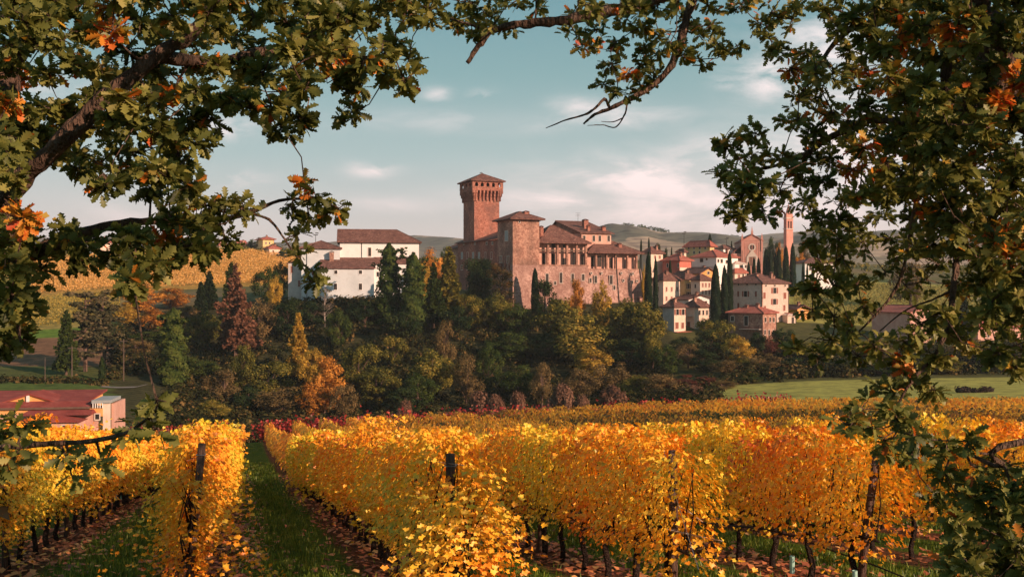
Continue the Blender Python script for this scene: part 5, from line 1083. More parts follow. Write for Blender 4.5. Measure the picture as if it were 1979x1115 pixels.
MB().box(0, p2 + .2, -3.75, -3.61, zc2 - .55, zc2 - .3).build('gutter', M['brownshutter'], Fm.o)
p3 = Fm.p_at(200, -3); MB().box(0, p3, -3.4, -.012, zc2 - 1.6, zc2 - .56).build('fascia_wall', M['orange'], Fm.o)
MB().box(p2 + .25, p3 + 1, -3.5, 2, zc2 + .1, zc2 + .5).build('flat_roof', M['greyshutter'], Fm.o)
m = MB(); [m.box(p2 + .4 + k * .3, p2 + .5 + k * .3, -3.6, -3.5, zc2 - .5, zc2 + .1) for k in range(int((p3 - p2) / .3))]; m.build('roof_batten', M['white'], Fm.o)
m = MB(); p4 = Fm.p_at(218, -3); m.box(p3, p3 + .5, -3.3, -2.9, -3, zc2); m.box(p4 - .7, p4 - .3, -3.3, -2.9, -3, zc2 + .3); m.build('porch_pillar', M['cream'], Fm.o); MB().box(p3 + .5, p4 - .3, -1, 5, -3, zc2 - .2).build('end_wall', M['pink_plaster'], Fm.o)
zl2 = Fm.z(800, 5, -5); m = MB(); m.frustum((Fm.p_at(40, -5), Fm.p_at(180, -5), -6, -3.41, zl2 - .2), (Fm.p_at(50, -5), Fm.p_at(175, -5), -4.2, -3.42, zl2 + .25)); m.build('lower_canopy', M['crimson'], Fm.o)
MB().box(-1, Fm.p_at(190, -3.5), -3.8, -3.42, -3, zl2 - .25).build('lower_wall', M['pink_plaster'], Fm.o)
m = MB(); a0, a1, am = Fm.p_at(82, -6.5), Fm.p_at(162, -6.5), Fm.p_at(102, -6.5); zq = Fm.z(816, 5, -6.5); zp = Fm.z(801, 5, -6.5)
m.add([(a0, -8, zq), (a1, -8, zq), (am, -6.3, zp), (a0 + .6, -4.4, zq), (a1, -4.4, zq)], [(0, 1, 2), (1, 4, 2), (4, 3, 2), (3, 0, 2), (0, 3, 4, 1)]); m.build('porch_roof', M['crimson'], Fm.o)
MB().box(a0 + .5, a1 - .4, -7.6, -4.4, -3, zq - .02).build('porch_wall', M['pink_plaster'], Fm.o)
for px in (95, 125, 150): Fm.window('R', px, 828, 8, 12, -7.6, 'plain')
Fm.window('R', 188, 805, 8, 10, -3.0 - .82, 'plain')

# poles, wires, lamp posts in the distance
def pole(px, top, Y, label, r=.12, arms=True, name='utility_pole', mat='wood', cat='pole'):
    x = at(px, Y); g = gz(x, Y) - .5; h = zat(top, Y) - g; o = thing(name, label, cat, (x, Y, g)); m = MB(); m.tube([(0, 0, 0), (0, 0, h)], [r, r * .7], 8); m.build('shaft', M[mat], o)
    if arms: m = MB(); m.box(-.8, .8, -.06, .06, h - .5, h - .38); m.build('crossarm', M[mat], o)
    return (x, Y, g + h - .4)
A1 = pole(239, 655, 205, 'weathered wooden utility pole at the edge of the wood')
A2 = pole(139, 668, 200, 'thin utility pole in front of the ploughed field')
A3 = pole(87, 690, 198, 'short post beside the hedge behind the orange building', .08, False)
A4 = pole(-60, 700, 190, 'utility pole past the field corner')
for i, (a, b) in enumerate(((A1, A2), (A2, A4))):
    m = MB(); pts = [Vector(a).lerp(Vector(b), t / 12) + Vector((0, 0, -1.6 * math.sin(math.pi * t / 12))) for t in range(13)]; m.tube(pts, .03, 4)
    tag(m.build('overhead_wire', M['iron']), ['overhead wire between the two wooden utility poles', 'overhead wire running from the field pole out of view'][i], 'wire')
for px, top, Y, lb in ((1322, 452, 390, 'tall floodlight mast beside the cream villa'), (1404, 463, 420, 'thin lamp mast on the crest left of the church'), (610, 455, 330, 'slim street lamp rising behind the white house')):
    x = at(px, Y); g = gz(x, Y); h = zat(top, Y) - g; o = thing('lamp_mast', lb, 'lamp post', (x, Y, g)); m = MB(); m.tube([(0, 0, 0), (0, 0, h)], [.14, .08], 6); m.build('shaft', M['iron'], o); m = MB(); m.box(-.7, .7, -.2, .2, h, h + .25); m.box(-.1, .9, -.2, .2, h + .6, h + .9); m.build('lamp_head', M['iron'], o)
m = MB(); r_ = [(at(px, Y), Y) for px, Y in ((196, 195.2), (215, 195.8), (230, 196.5), (262, 199), (284, 203))]
for i in range(len(r_) - 1):
    (xa, ya), (xb, yb) = r_[i], r_[i + 1]
    for k in range(6):
        t0, t1 = k / 6, (k + 1) / 6; x0_, y0_, x1_, y1_ = xa + (xb - xa) * t0, ya + (yb - ya) * t0, xa + (xb - xa) * t1, ya + (yb - ya) * t1
        m.add([(x0_, y0_ - .9, gz(x0_, y0_ - .9) + .15), (x1_, y1_ - .9, gz(x1_, y1_ - .9) + .15), (x1_, y1_ + .9, gz(x1_, y1_ + .9) + .15), (x0_, y0_ + .9, gz(x0_, y0_ + .9) + .15)], [(0, 1, 2, 3)])
tag(m.build('country_road', surf_mat('road', [(.13, .12, .11), (.2, .185, .17)], 1, 4)), kind='structure')
# trees on the far ridges
def ridge_trees():
    P, Rd = [], []
    for px in list(np.linspace(1205, 1222, 6)) + [1236, 1240, 1246] + list(np.linspace(1240, 1290, 12)): Y = 1880; P.append(np.array([at(px, Y), Y, zat(439 + max(0, px - 1225) * .17, Y) + 3])); Rd.append(R.uniform(3, 5))
    for _ in range(60): px = R.uniform(1280, 1430); Y = 3150; P.append(np.array([at(px, Y), Y, zat(460, Y) + R.uniform(0, 6)])); Rd.append(R.uniform(5, 9))
    for _ in range(90): px = R.uniform(480, 1000); Y = 3150; P.append(np.array([at(px, Y), Y, zat(473, Y) + R.uniform(-4, 2)])); Rd.append(R.uniform(4, 8))
    tag(obj('ridge_trees', puffs_mesh('ridge_trees', P, Rd, .12, 3.2, L['green'])), 'tiny trees dotted along the distant hill crests', 'trees', kind='stuff')
ridge_trees()
def crest_scrub():
    P, Rd = [], []
    for _ in range(420):
        px = R.choice([R.uniform(-100, 560), R.uniform(560, 900), R.uniform(1480, 2100)]); Y = R.uniform(500, 640); x = at(px, Y); r = R.uniform(1.5, 3.2)
        P.append(np.array([x, Y, gz(x, Y) + r * .4])); Rd.append(r)
    tag(obj('crest_scrub', puffs_mesh('crest_scrub', P, Rd, .9, .9, L['olive'])), 'low scrub and hedges on the crests behind the village', 'scrub', kind='stuff')
crest_scrub()

def brush_heap():
    x = at(1890, 165); g = gz(x, 165); P = [np.array([R.uniform(-3.2, 3.2), R.uniform(-.8, .8), R.uniform(0, .5)]) for _ in range(26)]
    o = thing('brushwood_heap', 'dark heap of cut brushwood lying on the open meadow', 'heap', (x, 165, g)); obj('twigs', puffs_mesh('twigs', P, [.6] * 26, 14, .3, leaf_mat('brushwood', [(0, (.02, .016, .014)), (1, (.07, .05, .04))], 0)), o)['kind'] = 'stuff'
brush_heap()
# ------------------------------------------------------------------ the vineyard
VINEC = [(0, (.20, .24, .03)), (.14, (.56, .46, .04)), (.32, (.97, .63, .06)), (.52, (.98, .50, .035)), (.72, (.95, .35, .022)), (.9, (.82, .22, .02)), (1, (.5, .11, .03))]
vl = leaf_mat('grape_leaves', VINEC, .30, .08, .035, .4, 1.25)
vlg = leaf_mat('greener_grape_leaves', [(0, (.22, .24, .03)), (.3, (.60, .50, .04)), (.65, (.96, .66, .05)), (1, (.97, .46, .03))], .27, .08, .035, .4, 1.0)
vfar = leaf_mat('far_grape_leaves', [(0, (.09, .09, .025)), (.12, (.16, .10, .03)), (.25, (.36, .15, .04)), (.45, (.76, .42, .05)), (.65, (.92, .54, .08)), (1, (.75, .26, .04))], .4, 0, .03, .05)
vred = leaf_mat('red_grape_leaves', [(0, (.16, .015, .02)), (.5, (.36, .03, .03)), (1, (.55, .08, .04))], .4, 0, .03)
RL = math.hypot(DX, 1); RDIR = (DX / RL, 1 / RL); RANG = math.atan2(RDIR[1], RDIR[0])
def rowpt(k, Y): x = XA + SP * k + DX * Y; return x, Y, gz(x, Y)
def vine_pts(n, zlo, zhi, th, Lx=1.5, shoots=13, drape=0):
    u = (NR.random(n) - .5) * Lx; s = NR.choice([-1., 1.], n); z = zlo + (zhi - zlo) * NR.beta(1.55, 1.1, n)
    bul = .5 + .5 * np.sin(np.pi * np.clip((z - zlo) / (zhi - zlo), 0, 1)); ph = NR.random() * 6
    y = s * th * bul * (.3 + .8 * NR.random(n)) * (1 + .38 * np.sin(u * 6 + z * 5 + ph) * np.cos(z * 7 - u * 3 + ph)); z = z + .13 * np.sin(u * 7 + ph) * (z > zhi - .6) - .12 * np.sin(u * 9 + 2 * ph) * (z < zlo + .4)
    P = [np.stack([u, y, z], 1)]; Nn = [np.stack([NR.normal(size=n) * .38, s, .35 + NR.normal(size=n) * .3], 1)]
    for _ in range(shoots):
        m = 14; t = np.linspace(0, 1, m); a = NR.normal(size=3) * np.array([.35, .35, .1]); up = R.random() < .6
        b0 = np.array([(NR.random() - .5) * Lx, NR.normal() * th * .4, zhi - .1 if up else zlo + (zhi - zlo) * NR.random()])
        d = np.array([a[0], a[1] * .8, .36]) if up else np.array([a[0], np.sign(NR.normal()) * .45, .12])
        p = b0 + t[:, None] * d + np.stack([0 * t, 0 * t, -(.22 if up else .5) * t * t], 1) + NR.normal(size=(m, 3)) * .035
        P.append(p); Nn.append(rvec(m) + np.array([0, 0, .3]))
    for _ in range(drape):
        m = 26; t = np.linspace(0, 1, m); b0 = np.array([NR.normal() * .35 - .1, NR.normal() * .35, 1.1 + .7 * NR.random()]); d = np.array([NR.normal() * .45 - .25, NR.normal() * .4, -1.25])
        P.append(b0 + t[:, None] * d + NR.normal(size=(m, 3)) * .06); Nn.append(rvec(m) + np.array([-.6, 0, .2]))
    P = np.concatenate(P); Nn = np.concatenate(Nn); return P, Nn, rvec(len(P)) * .6 + np.array([0, 0, -1.])
def vine_rnd(P): n = len(P); return np.clip(.52 + .22 * np.sin(P[:, 0] * 2.1 + P[:, 2] * 3.3) * .6 + (P[:, 2] - 1.4) * .06 + NR.normal(size=n) * .13, 0, 1)
def vine_trunk_mesh():
    m = MB(); j = lambda s: R.uniform(-s, s)
    m.tube([(j(.04), j(.04), -.15), (j(.05), j(.05), .2), (j(.07), j(.06), .5), (0, 0, .82)], [.055, .04, .042, .035], 7)
    for s in (-1, 1): m.tube([(0, 0, .8), (s * .25, j(.04), .86), (s * .62, j(.04), .88)], [.03, .022, .015], 6)
    for k in range(9): x = -.55 + k * .14; m.tube([(x, j(.03), .87), (x + j(.12), j(.1), 1.4), (x + j(.25), j(.18), 2.05)], [.01, .008, .004], 4)
    return m.mesh('trunk', M['vinewood'], True)
VT = [vine_trunk_mesh() for _ in range(5)]
def vine_mesh(near, mat, n, zlo, zhi, th=.36, size=.066, shoots=13, drape=0, cap=False, name='foliage'):
    P, Nn, tip = vine_pts(n, zlo, zhi, th, shoots=shoots, drape=drape)
    if cap:
        m = int(n * .26); Pc = np.stack([-.35 - .35 * NR.random(m), NR.normal(size=m) * .55 * th, zlo + (zhi - .12 - zlo) * NR.random(m)], 1); P = np.concatenate([P, Pc]); Nn = np.concatenate([Nn, np.stack([-np.ones(m), NR.normal(size=m) * .5, .3 + NR.normal(size=m) * .3], 1)]); tip = np.concatenate([tip, rvec(m) * .6 + np.array([0, 0, -1.])])
    V, FA, _ = scatter(GR_V if near else QV, GR_F if near else QF, P, Nn, tip, size * (.6 + .7 * NR.random(len(P))))
    return np_mesh(name, V, FA, mat, np.repeat(vine_rnd(P), len(GR_F)) if near else vine_rnd(P))
NEARV = [vine_mesh(True, vl if i % 3 else vlg, 1500, .62 + .1 * (i % 2), 2.2 + .06 * (i % 3)) for i in range(6)]
MIDV = [vine_mesh(False, vl if i % 3 else vlg, 1000, .55, 2.2, size=.09) for i in range(6)]
LEAFV = []
for i in range(10):
    me = np_mesh('leaf', GR_V, GR_F, [vl, vlg][i % 4 == 3], np.full(len(GR_F), .3 + .06 * i)); LEAFV.append(me)
GROUPS = {}
START = {-3: 26, -2: 20, -1: 10.4, 0: 12.8, 1: 10.75, 2: 12.6, 3: 13.8, 4: 15.0, 5: 16.4, 6: 18, 7: 20, 8: 22}
ROWN = {-3: 'the third row on the orange building side', -2: 'the second row on the orange building side', -1: 'the golden row with pale green guards', 0: 'the row of the leafy end post', 1: 'the big orange row',
        2: 'the row of the bare post', 3: 'the row of the leaning post', 4: 'the row behind the leaning post', 5: 'the second row behind the leaning post', 6: 'the third row behind the leaning post',
        7: 'the fourth row behind the leaning post', 8: 'the fifth row behind the leaning post', 9: 'the sixth row behind the leaning post', 10: 'the seventh row behind the leaning post', 11: 'the eighth row behind the leaning post', 12: 'the ninth row behind the leaning post'}
ORD = ['first', 'second', 'third', 'fourth', 'fifth', 'sixth', 'seventh', 'eighth', 'ninth', 'tenth', 'eleventh', 'twelfth', 'thirteenth', 'fourteenth', 'fifteenth', 'sixteenth', 'seventeenth', 'eighteenth', 'nineteenth', 'twentieth']
ORD += ['twenty-' + q for q in ORD[:9]] + ['thirtieth'] + ['thirty-' + q for q in ORD[:9]] + ['fortieth'] + ['forty-' + q for q in ORD[:9]] + ['fiftieth'] + ['fifty-' + q for q in ORD[:9]]
plants = []
for k in range(-9, 36):
    Y = START.get(k, 24 + (k - 8) * 2.2 if k > 8 else 30 + (-k) * 4); i = 0
    while Y < 124:
        x, y, z = rowpt(k, Y); px = CX + F * x / Y
        lim = 108 + 10 * min(1, max(0, (px - 300) / 900.))
        if -120 < px < 2120 and Y < lim: plants.append((Y, k, i, x, y, z, px))
        Y += 1.06; i += 1
plants.sort(key=lambda p: p[0] + (6 if p[1] < -1 else 0))
solo = [p for p in plants if -40 < p[6] < 2020][:296]; solo_set = set((p[1], p[2]) for p in solo)
HERO = {(1, 0): (2, 1.9), (1, 1): (0, 2.1), (0, 0): (9, 2.05), (2, 0): (1, 2.05), (2, 1): (0, 2.1), (3, 0): (0, 2.0), (3, 1): (0, 2.1), (4, 0): (0, 2.1), (-1, 4): (0, 2.1), (-1, 5): (0, 2.1), (1, 2): (0, 2.2)}
def add_leaves(o, n, zlo, zhi, drape):
    P, Nn, tip = vine_pts(n, zlo, zhi, .42, shoots=3, drape=drape); k = NR.permutation(len(P))[:n]; P, Nn, tip = P[k], unit(Nn[k]), tip[k]
    y = unit(tip - Nn * np.sum(tip * Nn, -1, keepdims=True)); x = np.cross(y, Nn)
    for i in range(len(P)):
        l = obj('leaf', LEAFV[R.randrange(10)], o)
        l.matrix_local = Matrix(((x[i][0], y[i][0], Nn[i][0], P[i][0]), (x[i][1], y[i][1], Nn[i][1], P[i][1]), (x[i][2], y[i][2], Nn[i][2], P[i][2]), (0, 0, 0, 1))) @ Matrix.Scale(.066 * R.uniform(.75, 1.25), 4)
for (Y, k, i, x, y, z, px) in solo:
    lb = '%s golden grapevine from the near end of %s' % (ORD[i], ROWN.get(k, 'a distant row'))
    o = thing('grapevine', lb, 'grapevine', (x, y, z), RANG + (math.pi if R.random() < .5 else 0), 'grapevines of ' + ROWN.get(k, 'the distant rows'))
    s = R.uniform(.90, 1.09) * {-1: .90, -2: 1.12, -3: 1.15}.get(k, 1) * {1: .97, 2: .92, 3: .95}.get(k, 1.0) * (.93 if i == 0 else 1) * (.90 + .1 * min(1, i / 7) if k in (0, 1) else 1)
    if k == 1: s *= .95
    o.scale = (1, R.uniform(1.05, 1.3), s)
    obj('trunk', VT[R.randrange(5)], o)
    if (k, i) in HERO:
        dr, zh = HERO[(k, i)]; zl = .25 if dr else .6
        o.rotation_euler = (0, 0, RANG)
        f = obj('foliage', vine_mesh(True, vl, 1300 if k == 0 and i == 0 else (1900 if dr else 1500), zl if k == 1 or k == 0 else .6, zh + .12, .46 if k != 0 else .27, .064, 10, int(dr * 1.5) + 8 * (k == 0 and i == 0), cap=(i == 0 and k == 1)), o); f['kind'] = 'stuff'
        add_leaves(o, 110, zl if k == 1 else .6, zh + .1, dr)
    else:
        f = obj('foliage', R.choice(NEARV if Y < 24 else MIDV), o); f['kind'] = 'stuff'
def far_vines():
    rest = [p for p in plants if (p[1], p[2]) not in solo_set]
    Vs, Fs, Rn, off = [], [], [], 0
    Pa, Na, Sa, Ra = [], [], [], []
    for (Y, k, i, x, y, z, px) in rest:
        n = 110 if Y < 55 else (70 if Y < 85 else 46); sz = .16 if Y < 55 else (.22 if Y < 85 else .28)
        u = (NR.random(n) - .5) * 1.3; s = NR.choice([-1., 1.], n); zz = .5 + 1.75 * NR.beta(1.3, 1.1, n); v = s * .33 * (.4 + .6 * NR.random(n))
        Pa.append(np.stack([x + u * RDIR[0] + v * RDIR[1], y + u * RDIR[1] - v * RDIR[0], z + zz + .12 * math.sin(Y * .9 + k)], 1))
        Na.append(np.stack([s * RDIR[1], -s * RDIR[0], .45 + 0 * s], 1) + rvec(n) * .5); Sa.append(sz * (.6 + .8 * NR.random(n)))
        q = .18 * math.sin(k * 1.9) + .12 * math.sin(Y * .13 + k)
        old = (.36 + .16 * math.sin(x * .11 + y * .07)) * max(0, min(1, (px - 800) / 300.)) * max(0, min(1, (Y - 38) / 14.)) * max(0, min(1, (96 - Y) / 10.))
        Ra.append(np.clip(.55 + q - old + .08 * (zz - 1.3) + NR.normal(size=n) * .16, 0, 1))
    P = np.concatenate(Pa); n = len(P)
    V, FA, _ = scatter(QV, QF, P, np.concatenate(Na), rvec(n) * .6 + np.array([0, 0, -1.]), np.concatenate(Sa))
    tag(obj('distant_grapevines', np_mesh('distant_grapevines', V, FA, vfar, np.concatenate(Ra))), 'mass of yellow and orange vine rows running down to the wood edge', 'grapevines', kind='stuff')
    # trunks of those rows
    m = MB()
    for (Y, k, i, x, y, z, px) in rest:
        if Y < 60: m.tube([(x, y, z - .1), (x + .04, y, z + .9)], .045, 4)
    tag(m.build('distant_vine_trunks', M['vinewood']), 'dark trunks of the more distant vine rows', 'vine trunks', kind='stuff')
    # the red-leaved vines on the far edge
    Pa = []
    for _ in range(520):
        px = 230 + 1290 * NR.random(); Y = 111 + 10 * min(1, max(0, (px - 300) / 900.)) + R.uniform(0, 2.5); 
        if math.sin(px * .05) + math.sin(px * .021 + 1) < -.9 - (px > 1000) * -.4: continue
        x = at(px, Y); n = 34; Pa.append(np.array([x, Y, gz(x, Y) + 1.15]) + NR.normal(size=(n, 3)) * np.array([.7, .4, .55]))
    P = np.concatenate(Pa); n = len(P); V, FA, _ = scatter(QV, QF, P, rvec(n) + np.array([.3, -.5, .4]), rvec(n), .26 * (.6 + .8 * NR.random(n)))
    tag(obj('red_grapevines', np_mesh('red_grapevines', V, FA, vred, NR.random(n))), 'crimson vines lining the far edge of the vineyard below the wood', 'grapevines', kind='stuff')
far_vines()
# posts
def post(k, Y, label, r=.075, h=1.92, lean=(0, 0), dx=0):
    x, y, z = rowpt(k, Y); x += dx; o = thing('vineyard_post', label, 'post', (x, y, z)); m = MB(); m.tube([(0, 0, -.3), (lean[0] * .5 + .01, lean[1] * .5, h * .5), (lean[0], lean[1], h)], [r * 1.05, r, r * .95], 12); m.build('shaft', M['post'], o, True)
    m = MB(); [m.tube([(lean[0] * t + math.cos(a) * (r + .012), lean[1] * t + math.sin(a) * (r + .012), h * t) for a in [q * .7 for q in range(10)]], .006, 4) for t in (.45, .7, .93)]; m.build('wire_tie', M['wire'], o)
    return o
post(0, 12.7, 'leaning end post wrapped in golden vine leaves beside the shaded grass aisle', .05, 2.0, (.17, .1), -.02)
post(1, 11.35, 'end post sunk in the foliage of the big orange row, only its top bare', .056, 1.9, (.02, .05))
post(2, 12.5, 'tall dark round end post standing bare in front of the orange row', .058, 1.93, (0, 0))
post(3, 13.7, 'leaning dark end post with its sawn top above the vines', .056, 1.86, (.27, 0))
post(4, 14.8, 'end post half hidden by hanging oak leaves', .07, 1.9, (0, .05))
post(3, 18.0, 'second post of the row ending at the leaning post, dark and straight', .06, 1.95)
for k, Ys in ((-1, (15.6, 21, 26.5, 32, 37.5)), (1, (16.5, 22, 27.5, 33)), (2, (18.2, 23.7, 29)), (3, (23.5, 29)), (4, (20.3, 26)), (0, (18.4, 24, 30))):
    for j, Y in enumerate(Ys): post(k, Y, '%s stake among the foliage of %s' % (['slender inner', 'next inner', 'third inner', 'fourth inner', 'farthest'][j], ROWN[k]), .045, 1.95, (R.uniform(-.04, .04), R.uniform(-.04, .04)))
for k in range(-1, 6):
    x0_, y0_, z0_ = rowpt(k, START[k] - .2); o = thing('trellis_wires', 'horizontal steel wires strung along ' + ROWN[k], 'wire', (x0_, y0_, z0_))
    for h in (.88, 1.35, 1.8):
        m = MB(); m.tube([(lambda p: (p[0] - x0_, p[1] - y0_, p[2] - z0_ + h))(rowpt(k, START[k] - .2 + t * 3.)) for t in range(12)], .004, 4); m.build('wire', M['wire'], o)
def px_tube(name, label, cat, pts, rad, mat, n=6):
    P = [Vector((at(a, Y), Y, zat(b, Y))) for a, b, Y in pts]; o = P[0].copy(); m = MB(); m.tube([p - o for p in P], rad, n); q = m.build(name, M[mat]); q.location = o; return tag(q, label, cat)
px_tube('irrigation_hose', 'black drip hose sagging low past the leaning post', 'hose', [(1330, 1006, 17.5), (1400, 1014, 16.4), (1480, 1022, 15.6), (1545, 1040, 14.9), (1615, 1066, 14.0), (1680, 1088, 13.4), (1740, 1112, 12.9), (1800, 1140, 12.4)], .012, 'hose')
px_tube('dry_cane', 'long pale cane sticking out level beside the tall dark bare post', 'cane', [(1286, 1022, 12.4), (1340, 1034, 12.2), (1396, 1045, 12.0)], [.014, .012, .008], 'cane')
px_tube('dry_cane', 'short pale cane slanting down right of the tall dark bare post', 'cane', [(1300, 972, 13.0), (1330, 988, 12.9), (1358, 1008, 12.8)], [.008, .01, .007], 'cane')
px_tube('bracing_wire', 'thin brace wire slanting from the tall dark bare post to the ground', 'wire', [(1283, 870, 12.55), (1300, 940, 12.2), (1350, 1100, 11.2)], .004, 'wire')
px_tube('metal_stake', 'thin metal stake standing between the leaning post and the next vines', 'stake', [(1659, 990, 14.4), (1661, 1115, 14.4)], .012, 'iron')
for px, pb_, Y, hh, lb in ((226, 972, 33.5, 14, 'pale green vine guard under the golden row, nearer of the pair'), (236, 968, 34.5, 14, 'pale green vine guard under the golden row, farther of the pair'), (1531, 1107, 13.8, 33, 'green vine guard standing on the leaf-strewn ground'), (1652, 1128, 13.2, 26, 'green vine guard at the foot of the metal stake')):
    x = at(px, Y); z = gz(x, Y); z = max(z, zat(pb_, Y)); o = thing('vine_guard', lb, 'vine guard', (x, Y, z)); m = MB(); h = hh / F * Y; rr = .035 if Y < 20 else .07
    n = 10; m.v = [(math.cos(t * .628) * q, math.sin(t * .628) * q, zz) for zz in (0, h) for q in (rr, rr - .006) for t in range(n)]
    for t in range(n): t2 = (t + 1) % n; m.f += [(t, t2, 20 + t2, 20 + t), (10 + t, 30 + t, 30 + t2, 10 + t2), (20 + t, 20 + t2, 30 + t2, 30 + t)]
    m.build('tube', M['guard'], o)

def litter():
    # fallen leaves along the rows
    P = []
    for k in range(-3, 7):
        n = 2600 if k in (1, 2, 3, 0, -1) else 1200; Y = 10 + 45 * NR.random(n) ** 1.6; off = NR.normal(size=n) * .55 + .25; X = XA + SP * k + DX * Y + off; P.append(np.stack([X, Y, ground(X, Y) + .012 + .02 * NR.random(n)], 1))
    P = np.concatenate(P); n = len(P); V, FA, _ = scatter(QV, QF, P, rvec(n) * .35 + np.array([0, 0, 1.]), rvec(n), .11 * (.6 + .7 * NR.random(n)))
    tag(obj('fallen_leaves', np_mesh('fallen_leaves', V, FA, leaf_mat('fallen_leaf', [(0, (.18, .06, .03)), (.5, (.45, .14, .055)), (.85, (.68, .28, .10)), (1, (.75, .45, .16))], .1, 0, .06), NR.random(n))), 'rust-coloured leaves fallen under the vine rows', 'leaves', kind='stuff')
    P, S = [], []
    for k in range(-3, 7):
        n = 11000 if -2 < k < 4 else 4000; Y = 10 + 60 * NR.random(n) ** 1.8; off = SP / 2 + NR.normal(size=n) * .42; X = XA + SP * k + DX * Y + off; P.append(np.stack([X, Y, ground(X, Y) - .01], 1)); S.append(.05 + .06 * NR.random(n) + .0022 * Y)
    P = np.concatenate(P); S = np.concatenate(S); n = len(P); T = TV_.copy(); T[:, 0] *= .22
    V, FA, _ = scatter(T, TF_, P, rvec(n) * np.array([1, 1, .2]), rvec(n) * .5 + np.array([0, 0, 1.2]), S)
    tag(obj('grass', np_mesh('grass', V, FA, leaf_mat('grass_blades', [(0, (.05, .09, .01)), (.6, (.15, .23, .022)), (1, (.30, .33, .06))], .35, 0, .03, .6), NR.random(n))), 'mown grass in the aisles between the vine rows', 'grass', kind='stuff')
litter()

# ------------------------------------------------------------------ the two oaks that frame the view
oakm = leaf_mat('oak_leaves', [(0, (.065, .080, .020)), (.35, (.165, .175, .038)), (.62, (.30, .28, .072)), (.76, (.44, .38, .14)), (.84, (.55, .33, .04)), (.92, (.70, .20, .025)), (1, (.50, .07, .02))], .38, 0, .02)
def inside(poly, x, y):
    c = False; n = len(poly); j = n - 1
    for i in range(n):
        (xi, yi), (xj, yj) = poly[i], poly[j]
        if (yi > y) != (yj > y) and x < (xj - xi) * (y - yi) / (yj - yi) + xi: c = not c
        j = i
    return c
def W3(px, py, Y): return np.array([at(px, Y), Y, zat(py, Y)])
def oak(name_label, base, limbs, regions, holes, spots, seed, extra=None, orange=.022):
    global NR, R
    o = thing('oak_tree', name_label, 'tree', tuple(base)); base = np.array(base)
    J = []                                   # joints that twigs can start from
    for li, (pts, rad) in enumerate(limbs):
        P = [Vector(W3(*p)) if len(p) == 3 else Vector(p[:3]) for p in pts]
        Q, rr = [], []
        for i in range(len(P) - 1):
            for t in range(5): 
                u = t / 5; p0, p1_, p2_, p3 = P[max(i - 1, 0)], P[i], P[i + 1], P[min(i + 2, len(P) - 1)]
                q = .5 * ((2 * p1_) + (p2_ - p0) * u + (2 * p0 - 5 * p1_ + 4 * p2_ - p3) * u * u + (3 * p1_ - p0 - 3 * p2_ + p3) * u ** 3)
                r = rad[i] + (rad[i + 1] - rad[i]) * u; q = q + Vector(NR.normal(size=3)) * r * .12; Q.append(q); rr.append(r * (1 + .1 * NR.normal()))
        Q.append(P[-1]); rr.append(rad[-1])
        m = MB(); m.tube([q - Vector(base) for q in Q], rr, 10); m.build('trunk' if li == 0 else 'branch', M['bark'], o, True)
        for q, r in zip(Q, rr):
            if r < .075 and q.y > 1: J.append((np.array(q), r))
    nodes = []
    for (poly, d0, d1, sp, per) in regions:
        xs = [p[0] for p in poly]; ys = [p[1] for p in poly]; A = 0
        tries = int((max(xs) - min(xs)) * (max(ys) - min(ys)) / sp ** 2 * 6); mine = []
        for _ in range(tries):
            x, y = R.uniform(min(xs), max(xs)), R.uniform(min(ys), max(ys))
            if not inside(poly, x, y) or any(((x - h[0]) / h[2]) ** 2 + ((y - h[1]) / h[3]) ** 2 < 1 for h in holes): continue
            if any((x - a) ** 2 + (y - b) ** 2 < (sp * .8) ** 2 for a, b in mine): continue
            mine.append((x, y)); Y = R.uniform(d0, d1); hot = any(math.hypot(x - s_[0], y - s_[1]) < s_[2] for s_ in spots) or R.random() < orange
            nodes.append((W3(x, y, Y), sp / F * Y, per, hot, R.random()))
    if extra: nodes += extra
    for (a, b, c) in [(s_[0], s_[1], s_[2]) for s_ in spots]:
        pass
    JP = np.array([j[0] for j in J]); JR = np.array([j[1] for j in J])
    nodes.sort(key=lambda n: float(np.min(np.sum((JP - n[0]) ** 2, 1))))
    tw = MB(); P, Nn, Tp, Rn, Sz = [], [], [], [], []
    for (c, r, per, hot, tone) in nodes:
        d = np.sum((JP - c) ** 2, 1); i = int(np.argmin(d)); s = JP[i]; mid = (s + c) / 2 + NR.normal(size=3) * math.sqrt(d[i]) * .09
        r0 = min(JR[i] * .8, .006 + .012 * math.sqrt(d[i])); tw.tube([Vector(s - base), Vector(mid - base), Vector(c - base)], [r0, r0 * .75, .005], 5)
        JP = np.vstack([JP, mid, c]); JR = np.append(JR, [r0 * .75, .006])
        for k in range(int(per * 1.5) if r < .3 else per):
            e = c + rvec(1)[0] * r * (.15 + .62 * R.random()) * np.array([1, 1, .95]); tw.tube([Vector(c - base), Vector((c + e) / 2 + NR.normal(size=3) * .02 - base), Vector(e - base)], [.005, .0035, .002], 3)
            ax = unit(e - c); m = R.randint(6, 9); dirs = unit(ax * .7 + rvec(m) * .9 + np.array([0, 0, -.15])); S = (.056 + .033 * NR.random(m)) * (1.25 if r > .3 else 1)
            P.append(e + dirs * .012 - ax * .05 * NR.random((m, 1))); Tp.append(dirs); Nn.append(rvec(m) * .8 + np.array([0, -.15, .75])); Sz.append(S)
            rr = (.80 + .2 * NR.random(m)) if hot and R.random() < .65 else np.clip(.10 + .40 * tone + NR.normal(size=m) * .14, 0, .78)
            rr = np.where(NR.random(m) < .03, .8 + .18 * NR.random(m), rr); Rn.append(rr)
    tw.build('twigs', M['bark'], o)['kind'] = 'stuff'
    P = np.concatenate(P); Nn = unit(np.concatenate(Nn)); Tp = np.concatenate(Tp); Rn = np.concatenate(Rn); Sz = np.concatenate(Sz)
